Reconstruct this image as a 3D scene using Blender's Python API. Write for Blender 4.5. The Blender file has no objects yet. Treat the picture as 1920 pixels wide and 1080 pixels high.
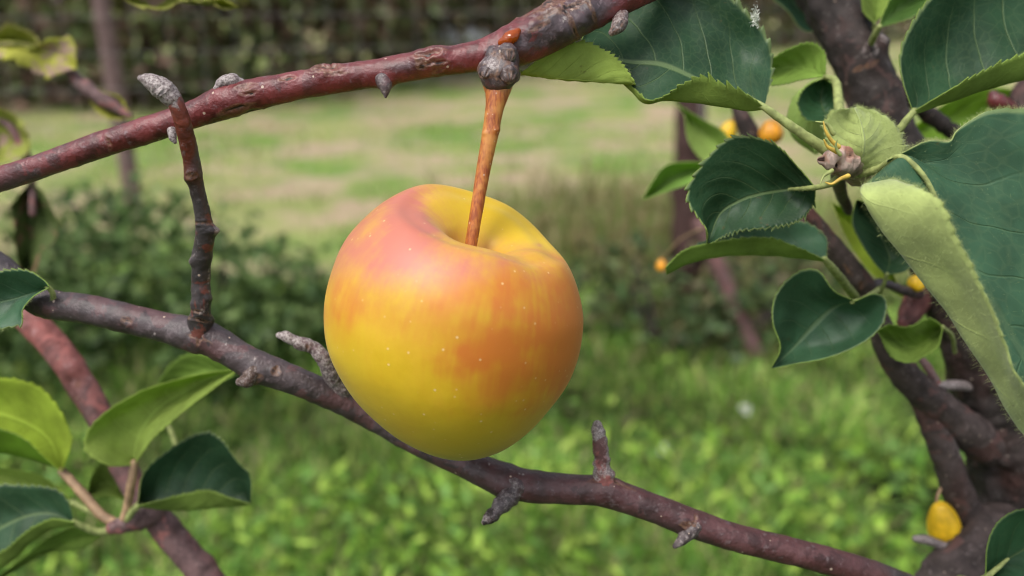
import bpy, math
import numpy as np
from mathutils import Vector

S = bpy.context.scene
COL = S.collection
R = math.radians
RNG = np.random.default_rng(7)

# ------------------------------------------------------------------ camera
CAM = np.array([0.0, 0.0, 1.30]); PITCH = R(19.5); F = 1662.8
cd = bpy.data.cameras.new("camera"); cam = bpy.data.objects.new("camera", cd); COL.objects.link(cam)
cam.location = CAM; cam.rotation_euler = (R(90) - PITCH, 0, 0)
cd.sensor_width = 36; cd.lens = 18 / math.tan(R(30)); cd.clip_start = 0.01; cd.clip_end = 500
cd.dof.use_dof = True; cd.dof.focus_distance = 0.258; cd.dof.aperture_fstop = 7.6
S.camera = cam
FW = np.array([0, math.cos(PITCH), -math.sin(PITCH)]); UP = np.array([0, math.sin(PITCH), math.cos(PITCH)]); RT = np.array([1.0, 0, 0])
def P(px, py, d): return CAM + d * (FW + RT * ((px - 960) / F) + UP * ((540 - py) / F))
def PA(a):
    a = np.asarray(a, float)
    return CAM + a[:, 2:3] * (FW + RT * ((a[:, 0:1] - 960) / F) + UP * ((540 - a[:, 1:2]) / F))
def pix(V):
    q = V - CAM; d = q @ FW
    return 960 + F * (q @ RT) / d, 540 - F * (q @ UP) / d, d
def G(px, py):
    v = FW + RT * ((px - 960) / F) + UP * ((540 - py) / F)
    return CAM + v * (-CAM[2] / v[2])

# ------------------------------------------------------------------ world, sun, exposure
ELEV, ROT = R(60), R(-138)
W = bpy.data.worlds.new("World"); S.world = W; W.use_nodes = True
nt = W.node_tree; bg = nt.nodes["Background"]
sky = nt.nodes.new("ShaderNodeTexSky"); sky.sky_type = 'NISHITA'; sky.sun_disc = False
sky.sun_elevation = ELEV; sky.sun_rotation = ROT; sky.dust_density = 3.0; sky.air_density = 1.0
hs = nt.nodes.new("ShaderNodeHueSaturation"); hs.inputs["Saturation"].default_value = 0.35
nt.links.new(sky.outputs[0], hs.inputs["Color"]); nt.links.new(hs.outputs[0], bg.inputs[0])
bg.inputs[1].default_value = 0.135
sd = bpy.data.lights.new("sun", 'SUN'); sd.energy = 1.5; sd.angle = R(24); sd.color = (1.0, 0.95, 0.87)
sun = bpy.data.objects.new("sun", sd); COL.objects.link(sun)
sv = Vector((math.sin(ROT) * math.cos(ELEV), math.cos(ROT) * math.cos(ELEV), math.sin(ELEV)))
sun.rotation_euler = sv.to_track_quat('Z', 'Y').to_euler()
S.view_settings.view_transform = 'Standard'; S.view_settings.look = 'None'; S.view_settings.gamma = 1
S.view_settings.exposure = 0.68
S.cycles.use_denoising = True; S.cycles.filter_width = 1.1
S.cycles.max_bounces = 8

# ------------------------------------------------------------------ numpy noise
def _h(i, j, k, s):
    n = (i * 73856093) ^ (j * 19349663) ^ (k * 83492791) ^ (s * 2654435761)
    n = n & 0xffffffff
    n = ((n ^ (n >> 15)) * 2246822519) & 0xffffffff
    n = ((n ^ (n >> 13)) * 3266489917) & 0xffffffff
    return ((n ^ (n >> 16)) & 0xffff) / 32767.5 - 1
def vn(p, s=0):
    f = np.floor(p); q = p - f; i = f.astype(np.int64); q = q * q * (3 - 2 * q)
    r = 0
    for a in (0, 1):
        for b in (0, 1):
            for c in (0, 1):
                w = (q[:, 0] if a else 1 - q[:, 0]) * (q[:, 1] if b else 1 - q[:, 1]) * (q[:, 2] if c else 1 - q[:, 2])
                r = r + w * _h(i[:, 0] + a, i[:, 1] + b, i[:, 2] + c, s)
    return r
def fbm(p, s=0, o=3):
    r = 0; a = 1
    for k in range(o): r = r + a * vn(p * 2 ** k, s + k * 17); a *= .5
    return r

# ------------------------------------------------------------------ object helpers
def empty(name, loc, label=None, cat=None, group=None):
    o = bpy.data.objects.new(name, None); COL.objects.link(o); o.location = loc; o.empty_display_size = .01
    if label: tag(o, label, cat, group)
    return o
def tag(o, label, cat=None, group=None, kind=None):
    if label: o['label'] = label
    if cat: o['category'] = cat
    if group: o['group'] = group
    if kind: o['kind'] = kind
    return o
def rootloc(o):
    while o.parent: o = o.parent
    return np.array(o.location)
def mk(name, V, Fc, mats, parent=None, loc=None, smooth=True, uv=None, cols=None, midx=None):
    """V world verts; Fc (N,k) int array or list of arrays"""
    V = np.asarray(V, float)
    base = rootloc(parent) if parent else (np.zeros(3) if loc is None else np.asarray(loc, float))
    me = bpy.data.meshes.new(name)
    if not isinstance(Fc, list): Fc = [Fc]
    Fc = [np.asarray(f, np.int32) for f in Fc if len(f)]
    nl = sum(f.size for f in Fc); nf = sum(len(f) for f in Fc)
    me.vertices.add(len(V)); me.vertices.foreach_set("co", (V - base).astype(np.float32).ravel())
    me.loops.add(nl); me.polygons.add(nf)
    li = np.concatenate([f.ravel() for f in Fc])
    tot = np.concatenate([np.full(len(f), f.shape[1], np.int32) for f in Fc])
    st = np.concatenate([[0], np.cumsum(tot)[:-1]]).astype(np.int32)
    me.loops.foreach_set("vertex_index", li); me.polygons.foreach_set("loop_start", st)
    me.polygons.foreach_set("use_smooth", np.full(nf, smooth))
    if uv is not None:
        l = me.uv_layers.new(name="UVMap"); l.data.foreach_set("uv", uv[li].astype(np.float32).ravel())
    for k, c in (cols or {}).items():
        a = me.color_attributes.new(k, 'FLOAT_COLOR', 'POINT')
        c4 = np.ones((len(V), 4), np.float32); c4[:, :c.shape[1]] = c
        a.data.foreach_set("color", c4.ravel())
    for m in (mats if isinstance(mats, (list, tuple)) else [mats]): me.materials.append(m)
    if midx is not None: me.polygons.foreach_set("material_index", np.asarray(midx, np.int32))
    me.update(calc_edges=True); me.validate()
    o = bpy.data.objects.new(name, me); COL.objects.link(o)
    if parent: o.parent = parent
    else: o.location = base
    return o

# ------------------------------------------------------------------ node helpers
class NB:
    def __init__(s, name):
        s.m = bpy.data.materials.new(name); s.m.use_nodes = True; s.t = s.m.node_tree
        s.p = s.t.nodes["Principled BSDF"]; s.out = s.t.nodes["Material Output"]
    def n(s, ty, **kw):
        n = s.t.nodes.new("ShaderNode" + ty)
        for k, v in kw.items(): setattr(n, k, v)
        return n
    def put(s, sock, v):
        if isinstance(v, bpy.types.NodeSocket): s.t.links.new(v, sock)
        else:
            if hasattr(sock.default_value, '__len__') and isinstance(v, (tuple, list)) and len(v) == 3 and len(sock.default_value) == 4: v = (*v, 1)
            sock.default_value = v
    def math(s, op, a, b=0.0, c=None):
        n = s.n("Math", operation=op); s.put(n.inputs[0], a); s.put(n.inputs[1], b)
        if c is not None: s.put(n.inputs[2], c)
        return n.outputs[0]
    def ramp(s, f, a, b):
        n = s.n("MapRange", interpolation_type='SMOOTHSTEP'); s.put(n.inputs[0], f); n.inputs[1].default_value = a; n.inputs[2].default_value = b
        return n.outputs[0]
    def mix(s, f, a, b, mode='MIX'):
        n = s.n("Mix", data_type='RGBA', blend_type=mode); s.put(n.inputs[0], f); s.put(n.inputs[6], a); s.put(n.inputs[7], b)
        return n.outputs[2]
    def co(s): return s.n("TexCoord").outputs["Object"]
    def noise(s, sc, det=3, vec=None, rough=.55, dist=0):
        n = s.n("TexNoise"); n.inputs["Scale"].default_value = sc; n.inputs["Detail"].default_value = det
        n.inputs["Roughness"].default_value = rough; n.inputs["Distortion"].default_value = dist
        s.put(n.inputs["Vector"], vec if vec is not None else s.co()); return n.outputs[0]
    def vor(s, sc, vec=None, feat='F1', rnd=1):
        n = s.n("TexVoronoi", feature=feat); n.inputs["Scale"].default_value = sc; n.inputs["Randomness"].default_value = rnd
        s.put(n.inputs["Vector"], vec if vec is not None else s.co()); return n
    def scl(s, v):
        n = s.n("Mapping"); s.put(n.inputs[0], s.co()); n.inputs["Scale"].default_value = v; return n.outputs[0]
    def attr(s, name):
        a = s.n("Attribute"); a.attribute_name = name; q = s.n("SeparateColor"); s.t.links.new(a.outputs["Color"], q.inputs[0])
        return q.outputs, a.outputs["Color"]
    def bump(s, h, dist, st=1.0):
        n = s.n("Bump"); n.inputs["Strength"].default_value = st; n.inputs["Distance"].default_value = dist
        s.put(n.inputs["Height"], h); s.t.links.new(n.outputs[0], s.p.inputs["Normal"]); return n.outputs[0]
    def set(s, **kw):
        for k, v in kw.items(): s.put(s.p.inputs[k.replace('_', ' ')], v)
        return s

def bark(name, grey, red, rough=.5, lent=.9, spec=.5):
    b = NB(name); (r, g, bl), _ = b.attr("mask")
    n1 = b.noise(160, 4); n2 = b.noise(850, 5, rough=.7); n3 = b.noise(45, 2)
    base = b.mix(b.ramp(n1, .35, .7), grey, tuple(c * .5 for c in grey))
    redc = b.mix(b.ramp(n1, .35, .7), red, tuple(c * .45 for c in red))
    c = b.mix(b.ramp(b.math('ADD', r, b.math('MULTIPLY', b.math('SUBTRACT', n3, .5), 1.2)), .3, .8), base, redc)
    # silvery waxy skin flakes
    fl = b.ramp(b.noise(420, 5, rough=.7), .56, .66)
    c = b.mix(b.math('MULTIPLY', fl, .40), c, tuple(x * 2.1 + .05 for x in grey))
    pt = b.ramp(b.noise(75, 4, rough=.65, dist=.6), .54, .60)
    c = b.mix(b.math('MULTIPLY', pt, .55), c, tuple(x * 1.35 + .01 for x in red))
    v = b.vor(330); sp = b.math('LESS_THAN', v.outputs[0], .145)
    q = b.n("SeparateColor"); b.t.links.new(v.outputs["Color"], q.inputs[0])
    sp = b.math('MULTIPLY', sp, b.math('GREATER_THAN', q.outputs[0], .86))
    c = b.mix(b.math('MULTIPLY', sp, lent), c, (.55, .42, .33))
    cr = b.mix(b.ramp(n2, .35, .65), (.12, .05, .03), (.27, .15, .085))
    c = b.mix(b.math('MULTIPLY', b.ramp(g, .15, .5), .6), c, cr)
    c = b.mix(b.ramp(b.math('ADD', g, b.math('MULTIPLY', b.math('SUBTRACT', n2, .5), .7)), .55, .95), c, (.022, .010, .008))
    wh = b.mix(b.ramp(b.noise(1300, 4, rough=.75), .42, .60), (.36, .31, .30), (.12, .085, .085))
    c = b.mix(b.ramp(b.math('ADD', bl, b.math('MULTIPLY', b.math('SUBTRACT', b.noise(600, 3, rough=.7), .5), 1.6)), .35, .9), c, wh)
    b.set(Base_Color=c, Roughness=b.math('ADD', rough, b.math('MULTIPLY', n2, .2)), Specular_IOR_Level=spec)
    b.bump(b.math('ADD', b.math('MULTIPLY', n2, .45), b.math('ADD', b.math('MULTIPLY', n1, .9), b.math('MULTIPLY', sp, .5))), .0008, .8)
    return b.m

def leafmat(name, front, back, under_is=False, rough=.48, transl=.25, vein=(.12, .17, .06), rim=(.25, .32, .12), veinamt=.6, fuzz=0.0, spec=.5, patch=None):
    """two materials: upper skin and paler underside"""
    out = []
    for side in (0, 1):
        b = NB(name + ("_upper" if side == 0 else "_under"))
        uv = b.n("UVMap").outputs[0]; sx = b.n("SeparateXYZ"); b.t.links.new(uv, sx.inputs[0]); u, v = sx.outputs[0], sx.outputs[1]
        sv_ = b.math('SUBTRACT', v, .5); a = b.math('MULTIPLY', b.math('ABSOLUTE', sv_), 2)
        wob = b.math('MULTIPLY', b.math('SUBTRACT', b.noise(45, 2), .5), .5)
        w = b.math('ADD', b.math('SUBTRACT', b.math('MULTIPLY', u, 6.6), b.math('MULTIPLY', b.math('POWER', a, 1.25), 2.0)), b.math('ADD', wob, b.math('MULTIPLY', b.math('GREATER_THAN', v, .5), .45)))
        fr = b.math('ABSOLUTE', b.math('SUBTRACT', b.math('FRACT', w), .5))
        lat = b.math('SUBTRACT', 1.0, b.ramp(fr, .0, .034))
        lat = b.math('MULTIPLY', lat, b.math('SUBTRACT', 1.0, b.ramp(a, .35, .95)))
        mid = b.math('SUBTRACT', 1.0, b.ramp(a, .018, .045))
        cmb = b.n("CombineXYZ"); b.put(cmb.inputs[0], b.math('MULTIPLY', u, 1.0)); b.put(cmb.inputs[1], v)
        ret = b.vor(26, cmb.outputs[0], 'DISTANCE_TO_EDGE').outputs[0]
        retm = b.math('SUBTRACT', 1.0, b.ramp(ret, .0, .12))
        veins = b.math('MAXIMUM', mid, b.math('MULTIPLY', lat, .8))
        n1 = b.noise(70, 3); n2 = b.noise(600, 3)
        base = front if side == 0 else back
        c = b.mix(b.ramp(n1, .3, .7), tuple(x * .72 for x in base), tuple(x * 1.25 for x in base))
        c = b.mix(b.math('MULTIPLY', n2, .35), c, tuple(x * .55 for x in base))
        vc = vein if side == 0 else tuple(min(1, x * 1.6 + .02) for x in back)
        c = b.mix(b.math('MULTIPLY', retm, .09), c, vc)
        c = b.mix(b.math('MULTIPLY', veins, veinamt), c, vc)
        if patch: c = b.mix(b.ramp(b.noise(75, 4, rough=.7), .54, .62), c, patch)
        else: c = b.mix(b.math('MULTIPLY', b.ramp(b.noise(210, 4, rough=.7), .66, .72), .5), c, (.10, .075, .03))
        if side == 0: c = b.mix(b.math('MULTIPLY', b.ramp(a, .965, .99), .5), c, rim)
        if side == 0: hgt = b.math('SUBTRACT', b.math('MULTIPLY', n2, .35), b.math('ADD', b.math('MULTIPLY', veins, .9), b.math('MULTIPLY', retm, .08)))
        else: hgt = b.math('ADD', b.math('MULTIPLY', n2, .5), b.math('ADD', b.math('MULTIPLY', veins, 1.2), b.math('MULTIPLY', retm, .08)))
        rr = rough if side == 0 else .85
        b.set(Base_Color=c, Roughness=b.math('ADD', rr, b.math('MULTIPLY', b.math('SUBTRACT', n1, .5), .2)), Specular_IOR_Level=spec * .6 if side == 0 else .2)
        if side == 1 and fuzz: b.set(Sheen_Weight=fuzz, Sheen_Roughness=.5)
        nm = b.bump(hgt, .0003, .8)
        tr = b.n("BsdfTranslucent"); b.put(tr.inputs[0], b.mix(.5, c, tuple(min(1, x) for x in (back[0] * 1.3, back[1] * 1.5, back[2] * .6)))); b.t.links.new(nm, tr.inputs["Normal"])
        ms = b.n("MixShader"); ms.inputs[0].default_value = transl
        b.t.links.new(b.p.outputs[0], ms.inputs[1]); b.t.links.new(tr.outputs[0], ms.inputs[2]); b.t.links.new(ms.outputs[0], b.out.inputs[0])
        out.append(b.m)
    return out

def simple(name, col, rough=.6, var=.3, sc=200, bumpd=0, transl=0, spec=.4, sss=0):
    b = NB(name); n = b.noise(sc, 4)
    c = b.mix(b.ramp(n, .3, .7), tuple(x * (1 - var) for x in col), tuple(min(1, x * (1 + var)) for x in col))
    b.set(Base_Color=c, Roughness=rough, Specular_IOR_Level=spec)
    if bumpd: b.bump(n, bumpd)
    if sss: b.set(Subsurface_Weight=sss); b.p.inputs["Subsurface Radius"].default_value = (.004, .002, .001); b.p.inputs["Subsurface Scale"].default_value = 1
    if transl:
        tr = b.n("BsdfTranslucent"); b.put(tr.inputs[0], c); ms = b.n("MixShader"); ms.inputs[0].default_value = transl
        b.t.links.new(b.p.outputs[0], ms.inputs[1]); b.t.links.new(tr.outputs[0], ms.inputs[2]); b.t.links.new(ms.outputs[0], b.out.inputs[0])
    return b.m
def tinted(name, rough=.6, transl=.3, spec=.3):
    b = NB(name); _, c = b.attr("tint"); b.set(Base_Color=c, Roughness=rough, Specular_IOR_Level=spec)
    tr = b.n("BsdfTranslucent"); b.put(tr.inputs[0], c); ms = b.n("MixShader"); ms.inputs[0].default_value = transl
    b.t.links.new(b.p.outputs[0], ms.inputs[1]); b.t.links.new(tr.outputs[0], ms.inputs[2]); b.t.links.new(ms.outputs[0], b.out.inputs[0])
    return b.m

M = {}
M['bark_red'] = bark("bark_plum_red", (.085, .056, .064), (.150, .022, .024), rough=.22, spec=.65)
M['bark_grey'] = bark("bark_grey_purple", (.075, .053, .058), (.085, .030, .032), rough=.34, spec=.6)
M['bark_dark'] = bark("bark_dark_brown", (.040, .031, .029), (.07, .034, .030), rough=.6, lent=.4, spec=.3)
M['bark_pink'] = bark("bark_pinkish", (.17, .10, .10), (.26, .085, .075), rough=.6, lent=.5, spec=.3)
M['bark_limb'] = bark('bark_limb_brown', (.082, .060, .056), (.10, .042, .036), rough=.62, lent=.4, spec=.3)
M['bark_twig'] = bark('bark_twig', (.050, .040, .042), (.15, .028, .014), rough=.32, lent=.6)
M['leaf'] = leafmat("leaf_dark_green", (.023, .066, .028), (.20, .29, .055), transl=.14, vein=(.15, .22, .09), veinamt=.75)
M['leaf_mid'] = leafmat("leaf_mid_green", (.030, .092, .038), (.20, .32, .055), transl=.22)
M['leaf_fuzzy'] = leafmat("leaf_downy", (.045, .115, .062), (.42, .50, .17), transl=.18, fuzz=.35, vein=(.2, .27, .12), rough=.5, veinamt=.14)
M['leaf_pale'] = leafmat("leaf_pale_green", (.09, .18, .04), (.36, .48, .10), transl=.38)
M['leaf_yellow'] = leafmat("leaf_yellow_green", (.16, .28, .03), (.40, .52, .06), transl=.45)
M['leaf_sheen'] = leafmat('leaf_blue_green_sheen', (.045, .120, .060), (.24, .36, .07), transl=.2, spec=.8, rough=.5, rim=(.42, .50, .22), vein=(.17, .26, .13))  # lighter blue-green base colour imitates sky reflection on upturned leaves
M['leaf_brown'] = leafmat('leaf_browning', (.075, .11, .028), (.12, .15, .04), transl=.2, rough=.7, rim=(.2, .12, .08), patch=(.19, .10, .065))
M['leaf_light'] = leafmat('leaf_light_green', (.22, .38, .08), (.36, .50, .13), transl=.35)
M['leaf_dry'] = leafmat("leaf_withered", (.30, .33, .06), (.42, .42, .07), transl=.3, rim=(.5, .36, .28), rough=.7, patch=(.40, .27, .22))
M['petiole'] = simple("petiole_green", (.28, .32, .11), .7, .3, 400, .0003)
M['petiole_pink'] = simple("petiole_pinkish", (.34, .22, .13), .6, .35, 150, .0003)
M['hair'] = simple("plant_hairs", (.46, .53, .22), .8, .1, 100, 0, .3)

# ------------------------------------------------------------------ splines
def crs(pts, n):
    """Catmull-Rom through pts (K,D), n samples evenly spaced by arclength of the first 3 columns"""
    pts = np.asarray(pts, float)
    if len(pts) == 2: pts = np.array([pts[0], (pts[0] + pts[1]) / 2, pts[1]])
    q = np.vstack([2 * pts[0] - pts[1], pts, 2 * pts[-1] - pts[-2]])
    out = []
    t = np.linspace(0, 1, 24, endpoint=False)[:, None]
    for i in range(len(pts) - 1):
        a, b, c, d = q[i:i + 4]
        out.append(.5 * (2 * b + (c - a) * t + (2 * a - 5 * b + 4 * c - d) * t ** 2 + (3 * b - a - 3 * c + d) * t ** 3))
    o = np.vstack(out + [pts[-1:]])
    s = np.concatenate([[0], np.cumsum(np.linalg.norm(np.diff(o[:, :3], axis=0), axis=1))])
    ss = np.linspace(0, s[-1], n)
    return np.stack([np.interp(ss, s, o[:, k]) for k in range(o.shape[1])], 1), s[-1]

# ------------------------------------------------------------------ tubes (wood)
def tube(pts, step=.0008, seg=28, amp=.05, freq=250, seed=1, bumps=(), cracks=(), paint=(), base=(0, 0, 0), world=False, capr=1.0, ringy=0, lump=.06, rs=1.0):
    """pts: (px,py,depth,radius_px).  bumps (px,py,sigma_px,height_px[,side]); cracks (px,py,len_px,wid_px,depth_px);
       paint (px,py,len_px,wid_px,channel,amount)"""
    if world: A = np.asarray(pts, float)
    else:
        a = np.asarray(pts, float); A = np.hstack([PA(a[:, :3]), (a[:, 3] * rs * a[:, 2] / F)[:, None]])
    L = crs(A, 10)[1]; n = max(6, int(L / step)); C, _ = crs(A, n); c = C[:, :3]; r = np.maximum(C[:, 3], 1e-5)
    T = np.gradient(c, axis=0); T /= np.linalg.norm(T, axis=1)[:, None]
    N = np.zeros_like(T); x = np.cross(T[0], FW); x /= np.linalg.norm(x); N[0] = x
    for i in range(1, n):
        x = N[i - 1] - T[i] * (N[i - 1] @ T[i]); N[i] = x / np.linalg.norm(x)
    B = np.cross(T, N)
    # rounded ends: extra rings
    th = np.linspace(0, 2 * np.pi, seg, endpoint=False)
    ring = np.cos(th)[None, :, None] * N[:, None] + np.sin(th)[None, :, None] * B[:, None]
    V = (c[:, None] + ring * r[:, None, None]).reshape(-1, 3); nrm = ring.reshape(-1, 3); rr = np.repeat(r, seg); TT = np.repeat(T, seg, axis=0)
    h = rr * (amp * fbm(V * freq, seed, 3) + lump * vn(V * freq * .22, seed + 5))
    if ringy: h += rr * ringy * np.repeat(vn(np.stack([np.arange(n) * step * 420, np.zeros(n), np.zeros(n)], 1), seed + 9), seg)
    mask = np.zeros((len(V), 3)) + np.asarray(base, float)
    px, py, d = pix(V); k = d / F
    facing = (nrm * (V - CAM)).sum(1) < 0
    tx = TT @ RT; ty = -(TT @ UP); tl = np.hypot(tx, ty) + 1e-9; tx, ty = tx / tl, ty / tl
    def loc(bx, by):
        dx, dy = px - bx, py - by
        return dx * tx + dy * ty, -dx * ty + dy * tx
    for (bx, by, sg, ht, *fr) in bumps:
        a_, p_ = loc(bx, by); g = np.exp(-(a_ ** 2 + p_ ** 2) / (2 * sg * sg)) * (facing if not fr else 1)
        h += g * ht * k
    for (bx, by, ln, wd, dp) in cracks:
        a_, p_ = loc(bx, by); p_ = p_ + wd * .55 * fbm(V * 700, 3, 2); a_ = a_ + ln * .3 * fbm(V * 400, 6, 2)
        q = np.sqrt((a_ / ln) ** 2 + (p_ / wd) ** 2); f = np.exp(-(q ** 2) * 1.2) * facing * (.62 + .38 * np.cos(p_ / wd * 4.2 + bx))
        lip = np.exp(-((q - 1.35) / .35) ** 2) * facing
        h += (-dp * f + dp * .45 * lip) * k; mask[:, 1] += f * 1.2 + .25 * lip
    for (bx, by, ln, wd, ch, am) in paint:
        a_, p_ = loc(bx, by); mask[:, ch] += am * np.exp(-((a_ / ln) ** 2 + (p_ / wd) ** 2))
    V = V + nrm * h[:, None]
    idx = np.arange(n * seg).reshape(n, seg); nx = np.roll(idx, -1, axis=1)
    Q = np.stack([idx[:-1], nx[:-1], nx[1:], idx[1:]], -1).reshape(-1, 4)
    # caps
    Vx = [V]; Tr = []; mk_ = [mask]; cnt = len(V)
    for end, sgn in ((0, -1), (n - 1, 1)):
        prev = idx[end]
        for f in (.9, .65, .3):
            rr_ = c[end] + (V[idx[end]] - c[end]) * f + T[end] * sgn * r[end] * capr * math.sqrt(1 - f * f)
            Vx.append(rr_); mk_.append(mask[idx[end]]); cur = np.arange(cnt, cnt + seg); cnt += seg
            a_, b_ = (prev, cur) if sgn > 0 else (cur, prev)
            Q = np.vstack([Q, np.stack([a_, np.roll(a_, -1), np.roll(b_, -1), b_], -1)]); prev = cur
        Vx.append((c[end] + T[end] * sgn * r[end] * capr)[None]); mk_.append(mask[idx[end]][:1])
        tri = np.stack([prev, np.roll(prev, -1), np.full(seg, cnt)], -1)
        if sgn < 0: tri = tri[:, ::-1]
        Tr.append(tri); cnt += 1
    return np.vstack(Vx), [Q, np.vstack(Tr)], np.clip(np.vstack(mk_), 0, 1.5)
def wood(name, pts, mat, parent, **kw):
    V, Fc, m = tube(pts, **kw); return mk(name, V, Fc, mat, parent, cols={"mask": m})

def hairs(base, nrm, ln, wd, rng, droop=.35):
    n = len(base); d = nrm + rng.normal(0, droop, (n, 3)); d /= np.linalg.norm(d, axis=1)[:, None]
    s = np.cross(d, rng.normal(0, 1, (n, 3))); s /= np.linalg.norm(s, axis=1)[:, None]
    L = ln * (.25 + 1.5 * rng.random(n) ** 2)[:, None]; b2 = base + d * L * .6 + rng.normal(0, ln * .12, (n, 3)); tip = base + d * L + rng.normal(0, ln * .25, (n, 3))
    V = np.stack([base - s * wd, base + s * wd, b2 + s * wd * .7, b2 - s * wd * .7, tip], 1).reshape(-1, 3)
    i = np.arange(n)[:, None] * 5
    return V, i + np.array([[0, 1, 2, 3]]), i + np.array([[3, 2, 4]])

# ------------------------------------------------------------------ leaves (lofted through their own margin, fold and midrib curves)
def leaf(parent, curves, mats, mid, teeth=26, tooth=.0011, nu=170, nv=30, wave=.0006, thick=.00032, hair=0, edgehair=0, hlen=.0011, petiole=None, pr=5, pmat=None, seed=1, name="leaf", smooth_edges=(1, 1), label=None, bulge=.00016):
    K = len(curves); rng = np.random.default_rng(seed)
    C = np.stack([crs(PA(c), nu)[0] for c in curves])            # K,nu,3
    dist = np.linalg.norm(np.diff(C, axis=0), axis=2).mean(1); kn = np.concatenate([[0], np.cumsum(dist)])
    vm = kn[mid]
    kv = np.where(kn <= vm, (kn - vm) / max(vm, 1e-9), (kn - vm) / max(kn[-1] - vm, 1e-9))
    # sample v evenly in arclength
    sv_ = np.linspace(0, kn[-1], nv); sv_[np.argmin(abs(sv_ - vm))] = vm if 0 < mid < K - 1 else sv_[np.argmin(abs(sv_ - vm))]
    tang = np.zeros_like(C)
    for j in range(K):
        if j == 0: tang[j] = (C[1] - C[0]) / (kn[1] - kn[0])
        elif j == K - 1: tang[j] = (C[-1] - C[-2]) / (kn[-1] - kn[-2])
        else: tang[j] = (C[j + 1] - C[j - 1]) / (kn[j + 1] - kn[j - 1])
    V = np.zeros((nu, nv, 3)); vv = np.zeros(nv)
    for j, s in enumerate(sv_):
        i = min(K - 2, max(0, int(np.searchsorted(kn, s, 'right') - 1))); hh = kn[i + 1] - kn[i]; t = (s - kn[i]) / hh
        V[:, j] = ((2 * t ** 3 - 3 * t ** 2 + 1) * C[i] + (t ** 3 - 2 * t ** 2 + t) * hh * tang[i] + (-2 * t ** 3 + 3 * t ** 2) * C[i + 1] + (t ** 3 - t ** 2) * hh * tang[i + 1])
        vv[j] = np.interp(s, kn, kv)
    du = np.gradient(V, axis=0); dv = np.gradient(V, axis=1)
    nrm = np.cross(dv, du); nrm /= (np.linalg.norm(nrm, axis=2)[..., None] + 1e-12)
    u = np.linspace(0, 1, nu)
    env = np.sin(np.pi * np.clip(u, 0, 1)) ** .5
    w = fbm(V.reshape(-1, 3) * 55, seed, 2).reshape(nu, nv) * wave * (.4 + .6 * abs(vv)[None]) * env[:, None]
    ph = (u[:, None] * 6.6 - abs(vv)[None] ** 1.25 * 2.0) * 2 * np.pi
    w = w + bulge * np.cos(ph) * (1 - abs(vv)[None] ** 2) * env[:, None] * np.clip(abs(vv) * 6, 0, 1)[None]
    V = V + nrm * w[..., None]
    # serrated margins
    for side, on in ((0, smooth_edges[0]), (nv - 1, smooth_edges[1])):
        if not on: continue
        ph = u * teeth * (1 + .06 * np.sin(u * 9 + seed)) + rng.uniform(); fr = ph % 1
        big = 0.35 + 1.3 * rng.random(int(teeth * 1.2) + 4)[np.floor(ph).astype(int)]
        saw = np.where(fr < .75, fr / .75, (1 - fr) / .25) * big
        out = dv[:, side] * (-1 if side == 0 else 1); out /= np.linalg.norm(out, axis=1)[:, None] + 1e-12
        fw = du[:, side] / (np.linalg.norm(du[:, side], axis=1)[:, None] + 1e-12)
        V[:, side] += (out * .8 + fw * .5) * (saw * tooth * np.clip(env * 1.3, 0, 1) * np.clip(u * 5, 0, 1))[:, None]
    uv = np.stack([np.repeat(u, nv), np.tile(vv * .5 + .5, nu)], 1)
    idx = np.arange(nu * nv).reshape(nu, nv)
    Q = np.stack([idx[:-1, :-1], idx[:-1, 1:], idx[1:, 1:], idx[1:, :-1]], -1).reshape(-1, 4)
    # explicit underside sheet, so hair can share the mesh
    Vf = V.reshape(-1, 3); du = np.gradient(V, axis=0); dv = np.gradient(V, axis=1); nrm = np.cross(dv, du); nrm /= (np.linalg.norm(nrm, axis=2)[..., None] + 1e-12)
    Nf = nrm.reshape(-1, 3); nV = len(Vf); Vb = Vf - Nf * thick
    Qb = Q[:, ::-1] + nV
    rim = np.concatenate([idx[:, 0][::-1], idx[0, 1:], idx[1:, -1], idx[-1, 1:-1][::-1]]); rn = np.roll(rim, -1)
    Qr = np.stack([rim, rim + nV, rn + nV, rn], -1)
    AV = [Vf, Vb]; AQ = [Q, Qb, Qr]; AT = []; mi = [np.zeros(len(Q)), np.ones(len(Qb) + len(Qr))]; uvs = [uv, uv]; cnt = 2 * nV
    hb = []
    if hair:
        pick = rng.integers(0, nV, hair); hb.append((Vb[pick] + rng.normal(0, .0004, (hair, 3)) * 1, -Nf[pick]))
    if edgehair:
        m = edgehair // 2
        for side, sg in ((0, -1), (nv - 1, 1)):
            ii = rng.integers(2, nu - 2, m); o_ = dv[ii, side] * sg; o_ /= np.linalg.norm(o_, axis=1)[:, None] + 1e-12
            hb.append((V[ii, side] - nrm[ii, side] * thick * .5, o_ * .8 - nrm[ii, side] * .4 + rng.normal(0, .25, (m, 3))))
    mats = list(mats)
    if hb:
        hv, hq, ht = hairs(np.vstack([x[0] for x in hb]), np.vstack([x[1] for x in hb]), hlen, .000024, rng)
        AV.append(hv); AQ.append(hq + cnt); AT.append(ht + cnt); uvs.append(np.zeros((len(hv), 2)) + .5)
        mi += [np.full(len(hq), 2), np.full(len(ht), 2)]; mats.append(M['hair'])
    o = mk(name, np.vstack(AV), [np.vstack(AQ)] + AT, mats, parent, uv=np.vstack(uvs), midx=np.concatenate(mi))
    if label: o['label'] = label
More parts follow.
